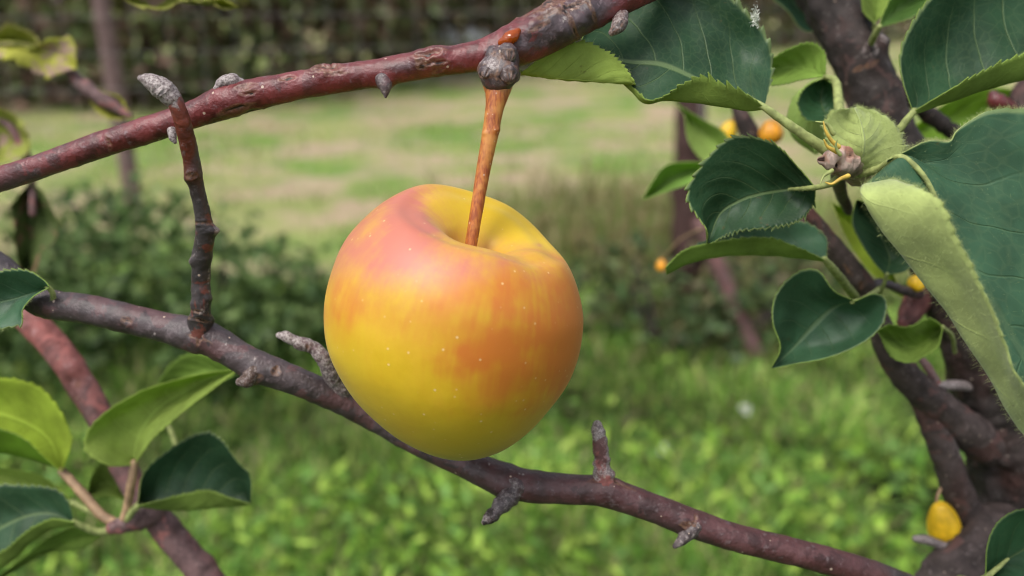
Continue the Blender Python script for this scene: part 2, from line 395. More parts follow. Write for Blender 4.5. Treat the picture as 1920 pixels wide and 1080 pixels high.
    if petiole is not None:
        Vp, Fp, _ = tube([(*p[:3], p[3] if len(p) > 3 else pr) for p in petiole], step=.0006, seg=12, amp=.08, freq=600, seed=seed)
        if hair or edgehair:
            m = 500; ii = np.random.default_rng(seed + 1).integers(0, len(Vp), m)
            cc = Vp[ii]; dr = rng.normal(0, 1, (m, 3)); dr /= np.linalg.norm(dr, axis=1)[:, None]
            hv, hq, ht = hairs(cc, dr, hlen * .8, .000035, rng); n0 = len(Vp); nq = len(Fp[0]); ntr = len(Fp[1])
            mk("petiole", np.vstack([Vp, hv]), [np.vstack([Fp[0], hq + n0]), np.vstack([Fp[1], ht + n0])], [pmat or M['petiole'], M['hair']], o,
               midx=np.concatenate([np.zeros(nq), np.ones(len(hq)), np.zeros(ntr), np.ones(len(ht))]))
        else: mk("petiole", Vp, Fp, pmat or M['petiole'], o)
    return o
def D(d, *pts): return [(x, y, d if len(z) == 0 else z[0]) for (x, y, *z) in pts]

# ================================================================== SETTING: ground, field, wood edge
b = NB("ground_soil_and_turf"); n1 = b.noise(.9, 5); n2 = b.noise(5, 5); n3 = b.noise(60, 4)
_g = b.n("SeparateXYZ"); b.t.links.new(b.co(), _g.inputs[0])
far = b.ramp(b.math('ADD', _g.outputs[1], b.math('MULTIPLY', b.math('SUBTRACT', n1, .5), 1.5)), 3.1, 4.2)
near = b.mix(b.ramp(n2, .35, .65), (.028, .055, .012), (.06, .10, .022))
straw = b.mix(b.ramp(b.noise(1.6, 4), .45, .6), (.34, .37, .14), (.48, .37, .25))
turf = b.mix(b.ramp(n1, .44, .60), straw, (.20, .31, .075))
turf = b.mix(b.math('MULTIPLY', b.ramp(b.noise(1.1, 4, b.scl((1, 1.3, 1))), .49, .62), .8), turf, (.50, .385, .27)); c = b.mix(far, near, turf); c = b.mix(b.math('MULTIPLY', n3, .5), c, (.09, .075, .04), 'MULTIPLY')
b.set(Base_Color=b.mix(.75, c, b.mix(far, near, turf)), Roughness=.95, Specular_IOR_Level=.1); b.bump(b.math('ADD', n3, n2), .02)
gx = np.linspace(-60, 60, 121); gy = np.linspace(-20, 100, 121); X, Y = np.meshgrid(gx, gy)
gv = np.stack([X.ravel(), Y.ravel(), np.zeros(X.size)], 1)
gi = np.arange(X.size).reshape(X.shape); gq = np.stack([gi[:-1, :-1], gi[:-1, 1:], gi[1:, 1:], gi[1:, :-1]], -1).reshape(-1, 4)
tag(mk("ground", gv, gq, b.m), None, kind='structure')

def blades(xy, hgt, wid, tint, rng, lean=.5, z0=0.0):
    n = len(xy); a = rng.uniform(0, 2 * np.pi, n); ln = hgt * rng.uniform(.5, 1.3, n); ld = rng.uniform(.1, lean, n)
    dr = np.stack([np.cos(a), np.sin(a)], 1); sd_ = np.stack([-dr[:, 1], dr[:, 0]], 1) * (wid * rng.uniform(.6, 1.4, n))[:, None]
    def lv(t, w): return np.concatenate([np.stack([*(xy + dr * (ln * ld * t ** 2)[:, None] + s * sd_ * w).T, z0 + ln * t * (1 - .25 * ld * t)], 1)[:, None] for s in (-1, 1)], 1)
    r0, r1, r2 = lv(0, .7), lv(.5, 1), lv(.8, .7); tip = np.stack([*(xy + dr * (ln * ld)[:, None]).T, z0 + ln * (1 - .3 * ld)], 1)[:, None]
    V = np.concatenate([r0, r1, r2, tip], 1).reshape(-1, 3); i = np.arange(n)[:, None] * 7
    q = np.vstack([i + np.array([[0, 1, 3, 2]]), i + np.array([[2, 3, 5, 4]])]); t = i + np.array([[4, 5, 6]])
    return V, [q, t], np.repeat(tint, 7, axis=0)
def rhomb(c, L, Wd, tint, rng, up=.35):
    """folded leaf faces"""
    n = len(c); d = rng.normal(0, 1, (n, 3)); d[:, 2] = d[:, 2] * .6 + up; d /= np.linalg.norm(d, axis=1)[:, None]
    s = np.cross(d, rng.normal(0, 1, (n, 3))); s /= np.linalg.norm(s, axis=1)[:, None]; nn = np.cross(d, s)
    L = (L * rng.uniform(.6, 1.4, n))[:, None]; w = (Wd * rng.uniform(.6, 1.4, n))[:, None]
    V = np.stack([c, c + d * L * .45 + s * w - nn * w * .35, c + d * L, c + d * L * .45 - s * w - nn * w * .35], 1).reshape(-1, 3)
    i = np.arange(n)[:, None] * 4
    return V, [np.vstack([i + np.array([[0, 1, 2]]), i + np.array([[0, 2, 3]])])], np.repeat(tint, 4, axis=0)
def cat(parts):
    Vs, Qs, Ts, Cs = [], [], [], []; n = 0
    for V, Fs, c in parts:
        for f in Fs: (Qs if f.shape[1] == 4 else Ts).append(f + n)
        Vs.append(V); Cs.append(c); n += len(V)
    return np.vstack(Vs), [np.vstack(x) for x in (Qs, Ts) if x], np.vstack(Cs)
def tints(n, cols, rng, var=.25):
    cols = np.asarray(cols); t = cols[rng.integers(0, len(cols), n)]; return np.clip(t * rng.uniform(1 - var, 1 + var, (n, 1)), 0, 1)
M['grass'] = tinted("grass_blades"); M['foliage'] = tinted("foliage", .5, .25)

rng = np.random.default_rng(3)
# lush grass under the tree
def scatter(n, y0, y1, rng, pw=1.0):
    y = y0 + (y1 - y0) * rng.random(n) ** pw; x = rng.uniform(-1, 1, n) * (y * .66 + .35); return np.stack([x, y], 1)
xy = scatter(80000, 1.05, 3.7, rng, .85); cl = fbm(np.c_[xy * 3.0, np.zeros(len(xy))], 4, 3)
t = tints(len(xy), [(.10, .21, .03), (.16, .30, .045), (.055, .125, .022), (.30, .40, .09), (.24, .22, .10)], rng) * (1 + .7 * cl)[:, None]
p1 = blades(xy, .085 * (1 + .5 * np.clip(cl, -1, 1)), .0028, t, rng, 1.0)
xy = np.vstack([scatter(3500, 1.05, 3.5, rng, .8), scatter(4200, 1.0, 2.2, rng, 1)]); cl = fbm(np.c_[xy * 2.2, np.zeros(len(xy)) + 9], 8, 3); xy = xy[cl > -.15]; cl = cl[cl > -.15]
cc = np.c_[xy, .03 + .075 * rng.random(len(xy)) * (1 + cl)]
p2 = rhomb(cc, np.where(cc[:, 1] < 2.25, .048, .035), np.where(cc[:, 1] < 2.25, .0095, .0055), tints(len(xy), [(.20, .34, .045), (.34, .48, .08), (.10, .21, .03), (.14, .26, .06)], rng) * (1 + .4 * cl)[:, None], rng, .5)
V, Fs, c = cat([p1, p2]); tag(mk("grass", V, Fs, M['grass'], smooth=False, cols={"tint": np.clip(c, 0, 1)}), "lush green grass and low weeds covering the ground under the branches", "grass", kind='stuff')
# sparse meadow grass beyond
xy = scatter(36000, 3.4, 17, rng, 1.3); cl = fbm(np.c_[xy * .8, np.zeros(len(xy)) + 3], 14, 3); keep = cl + rng.normal(0, .35, len(xy)) > -.1; xy = xy[keep]; cl = cl[keep]
t = tints(len(xy), [(.24, .36, .08), (.36, .41, .14), (.46, .38, .23), (.18, .32, .06)], rng)
V, Fs, c = cat([blades(xy, .045 + .02 * np.clip(cl, -1, 1), .006, t, rng, 1.1)])
tag(mk("meadow_grass", V, Fs, M['grass'], smooth=False, cols={"tint": c}), "short yellowish grass sprinkled over the pale field", "grass", kind='stuff')
# taller dry grass on the right
o0 = G(1230, 520); n = 4200; xy = np.stack([o0[0] + rng.normal(.15, .55, n), o0[1] + rng.normal(.6, .5, n)], 1)
t = tints(n, [(.25, .20, .09), (.19, .22, .065), (.15, .22, .05), (.30, .24, .13)], rng)
V, Fs, c = cat([blades(xy, .20, .004, t, rng, .8)])
tag(mk("dry_grass", V, Fs, M['grass'], smooth=False, cols={"tint": c}), "brownish dry grass standing round the dark stump at right", "dry grass", kind='stuff')

# woodland edge: one blurred mass
parts = []; base = []
for k in range(64):
    f = k / 63; px = -700 + 3300 * f
    d = 9.2 + 12 * max(0, (px - 300) / 1500) ** 1.2 if px > 300 else 9.2 + (300 - px) * .001
    d = min(d, 26) + rng.normal(0, .5); x = (px - 960) / F * d * 1.0
    pal = [[(.15, .11, .065), (.13, .12, .05), (.09, .08, .045)], [(.14, .15, .045), (.20, .21, .06), (.08, .095, .035)], [(.16, .105, .07), (.12, .085, .055), (.09, .07, .045)], [(.08, .11, .045), (.11, .15, .055), (.05, .07, .03)]][rng.integers(0, 4)]
    for q in range(5):
        z = rng.uniform(.3, 4.6); r_ = rng.uniform(.7, 1.3); m = 250
        u = rng.normal(0, 1, (m, 3)); u /= np.linalg.norm(u, axis=1)[:, None]; u *= (rng.random(m) ** .4)[:, None] * r_
        cpos = np.array([x + rng.normal(0, .5), d + .6 + rng.normal(0, .5), z]) + u; cpos[:, 2] = abs(cpos[:, 2])
        low = [(.14, .088, .068), (.105, .075, .055), (.10, .115, .05), (.075, .10, .04)] if z < 1.9 and rng.random() < .75 else pal
        if z > 1.7 and rng.random() < .6: low = [(.27, .28, .08), (.19, .23, .07)]
        parts.append(rhomb(cpos, .19, .06, tints(m, np.array(low) * 1.6, rng, .45), rng, 0))
    if k % 3: continue
    Vt, Ft, _ = tube([(x, d + .4, -.1, .07), (x + rng.normal(0, .15), d + .4, 1.6, .07), (x + rng.normal(0, .4), d + .6, 4.4, .04)], world=True, step=.15, seg=8, amp=.1, freq=3)
    parts.append((Vt, Ft, np.tile(np.array([[.17, .10, .085]]) * rng.uniform(.6, 1.5), (len(Vt), 1))))
V, Fs, c = cat(parts)
tag(mk("woodland", V, Fs, M['foliage'], smooth=False, cols={"tint": c}), "blurred belt of brown and olive trees and undergrowth behind the field", "woodland", kind='stuff')
# dense far bank so no sky shows between the trunks
hv = []
xs = np.linspace(-40, 40, 161)
for x in xs:
    for y, z in ((30, -.2), (30.5, 2.5), (32, 5.0), (36, 7.5), (44, 8.2), (60, -1)): hv.append((x, y + 1.5 * math.sin(x * .4), z + .5 * math.sin(x * 1.1) + .4 * math.sin(x * 2.7 + 1)))
hi = np.arange(len(hv)).reshape(len(xs), 6); hq = np.stack([hi[:-1, :-1], hi[1:, :-1], hi[1:, 1:], hi[:-1, 1:]], -1).reshape(-1, 4)
tag(mk("hill", np.array(hv), hq, simple("wooded_hillside", (.05, .052, .026), .9, .6, .9)), None, kind='structure')

# ================================================================== mid-ground things
M['post'] = simple("weathered_post", (.155, .10, .095), .85, .35, 25, .004)
M['wire'] = simple("galvanised_wire", (.38, .36, .34), .5, .2, 30)
# wire fence with its post
bp = G(258, 425); fr = empty("wire_fence", bp, "old wire mesh fence on a weathered brown wooden post at the field's left", "fence")
def post(x, y, h, r_, lean):
    V, Fc, _ = tube([(x, y, -.15, r_ * 1.05), (x + lean * .3, y, h * .35, r_), (x + lean * .7, y, h * .7, r_ * .97), (x + lean, y, h, r_ * .92)], world=True, step=.03, seg=18, amp=.05, freq=12, capr=.15); return V, Fc
for k, (dx, dy) in enumerate(((0, 0), (-3.4, -.2), (4.6, 1.8), (9.2, 3.6))):
    V, Fc = post(bp[0] + dx, bp[1] + dy, 1.75, .047, -.025); mk("post", V, Fc, M['post'], fr)
wv, wf, wn = [], [], 0
def wire(a, c_, r_=.0012):
    global wn
    V, Fc, _ = tube([(*a, r_), (*(np.add(a, c_) / 2 - [0, 0, .012]), r_), (*c_, r_)], world=True, step=.4, seg=5, amp=0, freq=1, lump=0); wv.append(V); wf.append((Fc[0] + wn, Fc[1] + wn)); wn += len(V)
knots = [bp + [-3.4, -.2, 0], bp, bp + [4.6, 1.8, 0], bp + [9.2, 3.6, 0]]
for a, c_ in zip(knots[:-1], knots[1:]):
    for z in (.2, .38, .56, .74, .92, 1.10, 1.28, 1.46): wire(a + [-.03, -.06, z], c_ + [-.03, -.06, z])
    m = int(np.linalg.norm(c_ - a) / .16)
    for k in range(1, m):
        q = a + (c_ - a) * k / m; wire(q + [-.03, -.06, .2], q + [-.03, -.06, 1.46], .0011)
mk("wire_mesh", np.vstack(wv), [np.vstack([f[0] for f in wf]), np.vstack([f[1] for f in wf])], M['wire'], fr)

def shrub(name, px, py, blobs, n, size, cols, label, seed, stems=6):
    rg = np.random.default_rng(seed); g = G(px, py); o = empty(name, g, label, "shrub"); ps = []
    for (dx, dy, z, r_) in blobs:
        u = rg.normal(0, 1, (n, 3)); u /= np.linalg.norm(u, axis=1)[:, None]; u *= (rg.random(n) ** .45)[:, None] * r_
        p = g + np.array([dx, dy, z]) + u * (1 + .25 * vn(u * 6, seed))[:, None]; p[:, 2] = abs(p[:, 2]) + .02
        ps.append(rhomb(p, size, size * .33, tints(n, cols, rg, .4), rg, .3))
    V, Fs, c = cat(ps); mk("foliage", V, Fs, M['foliage'], o, smooth=False, cols={"tint": c})
    for k in range(stems):
        bl = blobs[k % len(blobs)]
        a = g + [bl[0] * .4 + rg.normal(0, .05), bl[1] * .4, -.05]; e = g + [bl[0] + rg.normal(0, .1), bl[1], bl[2] + bl[3] * .6]
        wood("stem", [(*a, .014), (*(a * .5 + e * .5 + [rg.normal(0, .06), 0, .05]), .010), (*e, .004)], M['bark_dark'], o, world=True, step=.03, seg=8, amp=.1, freq=20)
    return o
dk = [(.075, .13, .035), (.11, .18, .05), (.045, .085, .025), (.17, .24, .08)]
shrub("shrub", 330, 700, [(-.48, .25, .30, .24), (-.18, .15, .38, .26), (.10, .05, .30, .27), (.42, 0, .22, .24), (-.62, .1, .14, .2), (.62, .1, .14, .16), (-.3, -.1, .15, .22), (.2, -.15, .12, .2)], 420, .055, dk, "dark green leafy shrub behind the lower branch at left", 21)
shrub("shrub", 1340, 700, [(-.30, .25, .20, .22), (.05, .25, .22, .24), (.32, .25, .18, .2), (-.02, .05, .12, .18)], 380, .05, [(.07, .12, .04), (.11, .15, .05), (.16, .14, .07), (.05, .08, .03)], "brownish green brush at the foot of the dark stump", 22)

st = G(1272, 640); s_o = empty("tree_stump", st, "blurred dark upright trunk with a pale broken top in dry grass", "stump")
hgt = 1.02
wood("trunk", [(st[0], st[1], -.1, .066), (st[0] + .01, st[1], .3, .06), (st[0] - .005, st[1], .7, .056), (st[0] - .01, st[1], hgt, .05)], M['bark_dark'], s_o, world=True, step=.012, seg=24, amp=.14, freq=16, base=(.8, 0, 0), capr=.2)
wood("broken_top", [(st[0] + .02, st[1] - .04, hgt - .22, .012), (st[0] + .0, st[1] - .03, hgt - .06, .022), (st[0] - .02, st[1], hgt + .02, .03), (st[0] - .03, st[1], hgt + .05, .012)], M['bark_pink'], s_o, world=True, step=.008, seg=16, amp=.2, freq=30, base=(0, 0, .8))
l0, l1 = G(1440, 700), G(1300, 470)
lg = empty("leaning_stick", l0, "pinkish brown stick leaning against the dark stump", "stick")
wood("shaft", [(l0[0], l0[1], -.03, .032), (l0[0] - .12, l0[1] + .02, .22, .03), (l0[0] - .26, l0[1] + .04, .52, .026)], M['bark_pink'], lg, world=True, step=.01, seg=14, amp=.1, freq=25)

# white sheet caught in the wood edge
tp = P(872, 72, 12.0); rg = np.random.default_rng(5)
th = np.linspace(0, np.pi, 26); ph = np.linspace(0, 2 * np.pi, 40, endpoint=False); TH, PH = np.meshgrid(th, ph, indexing='ij')
sp = np.stack([np.sin(TH) * np.cos(PH) * .34, np.sin(TH) * np.sin(PH) * .15, np.cos(TH) * .14], -1).reshape(-1, 3); sp *= (1 + .35 * fbm(sp * 9, 3, 3))[:, None]
ii = np.arange(26 * 40).reshape(26, 40); qq = np.stack([ii[:-1], np.roll(ii, -1, 1)[:-1], np.roll(ii, -1, 1)[1:], ii[1:]], -1).reshape(-1, 4)
tag(mk("plastic_sheet", sp + tp, qq, simple("white_plastic", (.62, .63, .68), .5, .1, 8), loc=tp), "crumpled pale white sheet in the far undergrowth just above the red branch", "plastic sheet")

# white clover heads
def clover(px, py, label):
    g = G(px, py); o = empty("clover_flower", g, label, "flower", "white flowers in the grass"); h = .10
    n = 90; u = rng.normal(0, 1, (n, 3)); u /= np.linalg.norm(u, axis=1)[:, None]
    V, Fs, _ = rhomb(g + np.array([0, 0, h]) + u * .008, .012, .004, np.ones((n, 3)), rng, .2); mk("flower_head", V, Fs, M['petal'], o, smooth=False)
    wood("stalk", [(*g, .0015), (*(g + [.004, 0, h * .5]), .0013), (*(g + [0, 0, h]), .0012)], M['petiole'], o, world=True, step=.01, seg=6, amp=0, freq=1)
M['petal'] = simple("white_petals", (.72, .74, .66), .7, .1, 50, 0, .3)
clover(1240, 905, "small white flower in the grass right of the upright spur")
clover(1392, 825, "small pale flower in the grass below the right-hand shrub")
clover(345, 1075, "small white flower in the grass at the bottom edge left of centre")

# ================================================================== APPLE
AC = P(852.35, 597.1, .264); RA = .0367
prof = np.array([(0, .40), (.05, .41), (.10, .46), (.17, .56), (.26, .68), (.432, .769), (.566, .780), (.699, .776), (.844, .650), (.963, .447), (1.011, .203), (1.021, -.028), (.991, -.278), (.898, -.52), (.767, -.75), (.614, -.94), (.45, -1.06), (.30, -1.09), (.18, -1.06), (.08, -1.0), (0, -.98)])
nt_, npz = 260, 320
pr_, _ = crs(np.c_[prof, np.zeros(len(prof))], nt_); pr_ = pr_[:, :2]
phi = np.linspace(0, 2 * np.pi, npz, endpoint=False)   # phi=0 right, -90deg = towards camera
rad = np.repeat(pr_[:, 0][:, None], npz, 1); zz = np.repeat(pr_[:, 1][:, None], npz, 1); PHI = np.repeat(phi[None], nt_, 0)
top = 1 / (1 + np.exp(-(zz - .42) / .13)); rimw = np.exp(-((rad - .5) / .36) ** 2) * top; tp_ = 1 / (1 + np.exp(-(zz - .15) / .22))
def ang_(a): return np.angle(np.exp(1j * (PHI + R(a))))
zz = zz + tp_ * rad * .1747 * np.cos(PHI - R(157.4)) + tp_ * rad ** 2 * (-.1067 * np.cos(2 * PHI) - .0504 * np.sin(2 * PHI)) + rimw * (.012 * np.cos(PHI * 5 + R(20)) - .0007 * np.exp(-(ang_(58) / .42) ** 2) + .0487 * np.exp(-(ang_(25) / .3) ** 2))
rad = rad * (1 + .014 * np.cos(5 * PHI + R(40)) * (.4 + .6 * abs(zz))) * (1 + .0223 * np.cos(2 * PHI) + .0349 * np.cos(2 * PHI) * zz + .023 * np.cos(PHI) * zz)
lv = np.stack([rad * np.cos(PHI) + .1288 * zz ** 2 - .0161 * zz ** 3, rad * np.sin(PHI) + .0583 * zz ** 2, zz], -1).reshape(-1, 3)
lv += .005 * fbm(lv * 2.2, 5, 2)[:, None] * lv
tilt_x, tilt_y = R(1.39), R(11.29)
Rx = np.array([[1, 0, 0], [0, math.cos(tilt_x), -math.sin(tilt_x)], [0, math.sin(tilt_x), math.cos(tilt_x)]])
Ry = np.array([[math.cos(tilt_y), 0, math.sin(tilt_y)], [0, 1, 0], [-math.sin(tilt_y), 0, math.cos(tilt_y)]])
AV = (lv * RA) @ (Ry @ Rx).T + AC
ii = np.arange(nt_ * npz).reshape(nt_, npz)
AQ = np.stack([ii[:-1], ii[1:], np.roll(ii, -1, 1)[1:], np.roll(ii, -1, 1)[:-1]], -1).reshape(-1, 4)
px, py, _d = pix(AV); front = np.clip((AC - AV) @ FW / RA * 1.5 + .75, 0, 1)
def gb(x, y, sx, sy): return np.exp(-((px - x) / sx) ** 2 - ((py - y) / sy) ** 2)
warp = fbm(lv * 3, 11, 3) * 18; px = px + warp; py = py + fbm(lv * 3, 13, 3) * 18
streak2 = .5 + .5 * fbm(np.stack([np.repeat(np.cos(phi)[None] * 26, nt_, 0).ravel(), np.repeat(np.sin(phi)[None] * 26, nt_, 0).ravel(), lv[:, 2] * 2.2], 1), 51, 2)
streak = .5 + .5 * fbm(np.stack([np.repeat(np.cos(phi)[None] * 7, nt_, 0).ravel(), np.repeat(np.sin(phi)[None] * 7, nt_, 0).ravel(), lv[:, 2] * 1.1], 1), 21, 3)
mot = .5 + .5 * fbm(lv * 4.5, 41, 4); mot2 = .5 + .5 * fbm(lv * 11, 43, 3)
pink = .85 * gb(690, 462, 115, 90) + 1.0 * gb(772, 396, 62, 44) + .6 * gb(800, 475, 150, 60) + .7 * gb(760, 355, 90, 22) + .5 * gb(935, 505, 110, 35) + .8 * gb(1012, 460, 12, 8)
pink = pink * (.58 + .3 * mot + .18 * mot2 + .2 * streak2)
oran = .58 * gb(880, 545, 230, 85) + .65 * gb(640, 570, 40, 60) + .85 * gb(970, 690, 115, 105) + .8 * gb(1072, 640, 45, 150) + .4 * gb(872, 690, 50, 40) + .45 * gb(1000, 590, 120, 90) + .25 * gb(790, 640, 190, 100)
oran = oran * (.40 + .42 * mot + .24 * mot2 + .18 * streak + .28 * streak2)
grn = gb(900, 420, 90, 45) * .35 + .8 * gb(850, 890, 230, 95) + .35 * gb(660, 690, 60, 90)
side = 1 - front; back_ = side * (.5 + .5 * fbm(lv * 2, 31, 2))
cl_ = np.stack([pink * front + back_ * .2, oran * front + back_ * .5, grn * front + .3 * side], 1)
b = NB("apple_skin"); (r_, g_, b_), _ = b.attr("blush"); _n = b.noise(110, 5, rough=.65); _nf = b.noise(500, 3)
st_ = b.noise(1.0, 4, b.scl((900, 900, 60)))
def wob_(s): return b.math('ADD', s, b.math('MULTIPLY', b.math('SUBTRACT', _n, .5), .35))
c = b.mix(b.ramp(_n, .3, .7), (.60, .385, .009), (.66, .45, .014))
c = b.mix(b.math('MULTIPLY', b.ramp(wob_(b_), .1, .9), .8), c, (.42, .32, .012))
c = b.mix(b.math('MULTIPLY', b.ramp(b.math('ADD', wob_(g_), b.math('MULTIPLY', b.math('SUBTRACT', st_, .5), .2)), .02, 1.2), .92), c, (.56, .145, .018))
c = b.mix(b.math('MULTIPLY', b.ramp(b.math('ADD', wob_(r_), b.math('MULTIPLY', b.math('SUBTRACT', st_, .5), .3)), .0, 1.25), .92), c, (.49, .135, .115))
v = b.vor(330); q = b.n("SeparateColor"); b.t.links.new(v.outputs["Color"], q.inputs[0])
dot = b.math('MULTIPLY', b.math('SUBTRACT', 1.0, b.ramp(v.outputs[0], .05, .16)), b.ramp(q.outputs[0], .4, .85))
c = b.mix(b.math('MULTIPLY', dot, .8), c, (.80, .60, .30))
v2 = b.vor(90); q2 = b.n("SeparateColor"); b.t.links.new(v2.outputs["Color"], q2.inputs[0])
sp2 = b.math('MULTIPLY', b.math('LESS_THAN', v2.outputs[0], .045), b.math('GREATER_THAN', q2.outputs[1], .8))
c = b.mix(b.math('MULTIPLY', sp2, .6), c, (.18, .07, .02))
b.set(Base_Color=c, Roughness=b.math('ADD', .42, b.math('MULTIPLY', _n, .14)), Specular_IOR_Level=.55, Sheen_Weight=.06, Subsurface_Weight=.12)
b.p.inputs["Subsurface Radius"].default_value = (.004, .002, .0006); b.p.inputs["Subsurface Scale"].default_value = 1
b.bump(b.math('ADD', b.math('MULTIPLY', _n, 1.0), b.math('MULTIPLY', _nf, .15)), .0004, .35)
apple = empty("apple", AC, "ripe yellow apple with pink and orange blush hanging from the red branch", "apple")
mk("fruit", AV, AQ, b.m, apple, cols={"blush": np.clip(cl_, 0, 1.5)})
b = NB("orange_stalk"); _v = b.scl((1500, 1500, 110)); n_ = b.noise(1.0, 4, _v); n4 = b.noise(140, 3)
c = b.mix(b.ramp(n_, .35, .68), (.46, .15, .03), (.26, .06, .018)); c = b.mix(b.ramp(n4, .45, .62), c, (.52, .22, .05))
sp = b.math('LESS_THAN', b.vor(420).outputs[0], .14); c = b.mix(b.math('MULTIPLY', sp, .5), c, (.55, .42, .33))
b.set(Base_Color=c, Roughness=.42, Specular_IOR_Level=.5); b.bump(n_, .0003, .6); M['stalk'] = b.m
V, Fc, _ = tube([(878, 490, .2575, 12), (884, 452, .2572, 11.5), (896, 380, .2565, 12.5), (907, 315, .256, 13.5), (918, 258, .2555, 15.5), (927, 205, .2555, 17.5), (932, 176, .2560, 23), (933, 160, .2575, 28)], step=.0005, seg=26, amp=.02, freq=400, lump=.03, seed=4, bumps=((931, 243, 4, 4), (909, 250, 3, 3, 1)))
mk("stem", V, Fc, M['stalk'], apple)

# ================================================================== UPPER BRANCH (holds the apple)
UB = [(-260, 420, .285, 25), (-120, 372, .280, 25), (0, 336, .276, 24), (110, 300, .273, 24), (200, 268, .271, 25), (300, 236, .269, 26), (370, 212, .268, 27), (430, 187, .267, 32), (480, 176, .266, 30), (560, 160, .265, 27), (650, 145, .264, 27), (720, 135, .263, 28), (800, 120, .262, 28), (880, 108, .262, 29), (930, 98, .263, 36), (985, 76, .263, 44), (1040, 48, .264, 43), (1090, 26, .265, 39), (1140, 8, .267, 33), (1200, -18, .270, 30), (1290, -60, .285, 32), (1400, -120, .32, 36), (1455, -150, .345, 38)]
ub = empty("fruiting_branch", P(1200, -18, .27), "reddish plum branch crossing the top with the ripe apple hanging from it", "branch")
wood("bark", UB, M['bark_red'], ub, rs=.95, step=.00036, seg=64, amp=.035, freq=330, lump=.05, seed=3, base=(.85, 0, 0),
     bumps=((430, 195, 22, 6, 1), (723, 158, 9, 12, 1), (815, 104, 18, 6, 1), (1035, 22, 18, 7, 1), (1000, 50, 12, 7), (1055, 60, 14, 6), (1085, 40, 10, 7), (1105, 20, 10, 5), (600, 132, 14, 4, 1)),
     cracks=((462, 163, 16, 4.5, 5), (470, 174, 14, 3, 4), (440, 200, 26, 4, 4), (470, 208, 18, 4, 3), (540, 147, 12, 4, 4), (612, 131, 26, 5, 6), (630, 139, 18, 3, 3), (805, 103, 22, 6, 8), (815, 117, 20, 3.5, 5), (790, 122, 8, 8, 3), (820, 128, 10, 6, 3),
             (1000, 20, 26, 6, 6), (1040, 8, 30, 5, 6), (1075, 12, 26, 4, 5), (1022, 32, 22, 3, 4), (1072, 48, 3.5, 26, 4), (1110, 24, 3, 20, 3), (1010, 52, 16, 4, 5), (205, 268, 4, 10, 3)),
     paint=((300, 236, 60, 9, 0, .6), (220, 245, 30, 10, 0, .6), (395, 195, 40, 12, 0, .6), (440, 205, 40, 16, 1, .25), (1060, 40, 60, 40, 0, -.35), (1000, 75, 60, 26, 0, -.5), (960, 85, 40, 22, 2, .22), (935, 60, 50, 8, 2, .3), (1120, 15, 80, 30, 0, -.5), (1075, 30, 40, 26, 1, .2), (60, 330, 200, 30, 0, -.25), (740, 128, 40, 14, 0, -.3), (196, 270, 8, 12, 2, .5), (1058, 36, 13, 9, 2, .75), (1085, 50, 6, 8, 2, .5), (1030, 62, 14, 8, 2, .4)))
# knobby spur where the apple stem sits
wood("fruit_spur", [(948, 100, .2615, 24), (940, 118, .2580, 32), (935, 135, .2560, 35), (933, 150, .2556, 32), (933, 163, .2565, 24)], M['bark_grey'], ub, step=.00035, seg=64, amp=.05, freq=500, lump=.08, seed=8, base=(0, 0, .35),
     bumps=((953, 136, 11, 7), (912, 130, 10, 8), (950, 105, 13, 6), (925, 103, 8, 5)), cracks=((951, 141, 12, 11, 10), (912, 134, 9, 8, 5), (951, 106, 11, 8, 4), (925, 104, 5, 5, 3), (932, 120, 22, 3, 3), (932, 145, 3, 16, 3)),
     paint=((925, 122, 10, 14, 2, .7), (968, 150, 14, 8, 2, .5), (951, 140, 14, 14, 2, -.9), (935, 175, 10, 26, 2, -.5)))
for pts_, cr_, sd_ in (([(944, 120, .2570, 16), (949, 133, .2535, 22), (952, 141, .2512, 20), (953, 145, .2506, 13)], ((954, 142, 9, 9, 9), (954, 143, 5, 5, 8)), 31), ([(918, 122, .2570, 14), (914, 130, .2535, 17), (912, 136, .2515, 15), (911, 139, .2510, 9)], ((912, 137, 7, 6, 6),), 32),
                       ([(950, 92, .2560, 14), (951, 102, .2530, 19), (952, 108, .2520, 14)], ((951, 104, 10, 9, 5), (957, 99, 4, 4, 4)), 33), ([(924, 95, .2565, 10), (923, 103, .2540, 12), (923, 106, .2535, 9)], ((923, 104, 5, 5, 4),), 34)):
    wood("bud_scar", pts_, M['bark_grey'], ub, step=.0003, seg=40, amp=.12, freq=900, lump=.14, seed=sd_, base=(0, 0, .42), cracks=cr_)
def bud(parent, pts, mat, name="bud", base=(0, 0, .8), seed=2, **kw): return wood(name, pts, mat, parent, step=.0003, seg=22, amp=.10, freq=900, lump=.12, seed=seed, base=base, **kw)
bud(ub, [(452, 160, .2655, 12), (435, 152, .2645, 14), (418, 155, .264, 11), (406, 166, .264, 6)], M['bark_grey'], base=(0, 0, 1.1), cracks=((418, 157, 4, 3, 3),))
bud(ub, [(718, 148, .261, 16), (722, 162, .260, 13), (723, 174, .2598, 7), (723, 181, .2598, 3)], M['bark_grey'], base=(.2, 0, .45), seed=5)
bud(ub, [(1166, 30, .266, 14), (1162, 44, .2645, 15), (1155, 54, .264, 12), (1147, 62, .264, 6)], M['bark_grey'], base=(0, .3, .55), seed=6, cracks=((1158, 50, 10, 2, 3), (1150, 54, 10, 2, 3), (1165, 44, 10, 2, 3)))
bud(ub, [(322, 246, .2655, 9), (324, 258, .265, 7), (328, 266, .265, 4)], M['bark_grey'], base=(0, 0, .9), seed=7)
b = NB("amber_resin"); b.set(Base_Color=(.50, .09, .006), Roughness=.08, Transmission_Weight=.45, IOR=1.5); b.bump(b.noise(500, 2), .0006, .6)
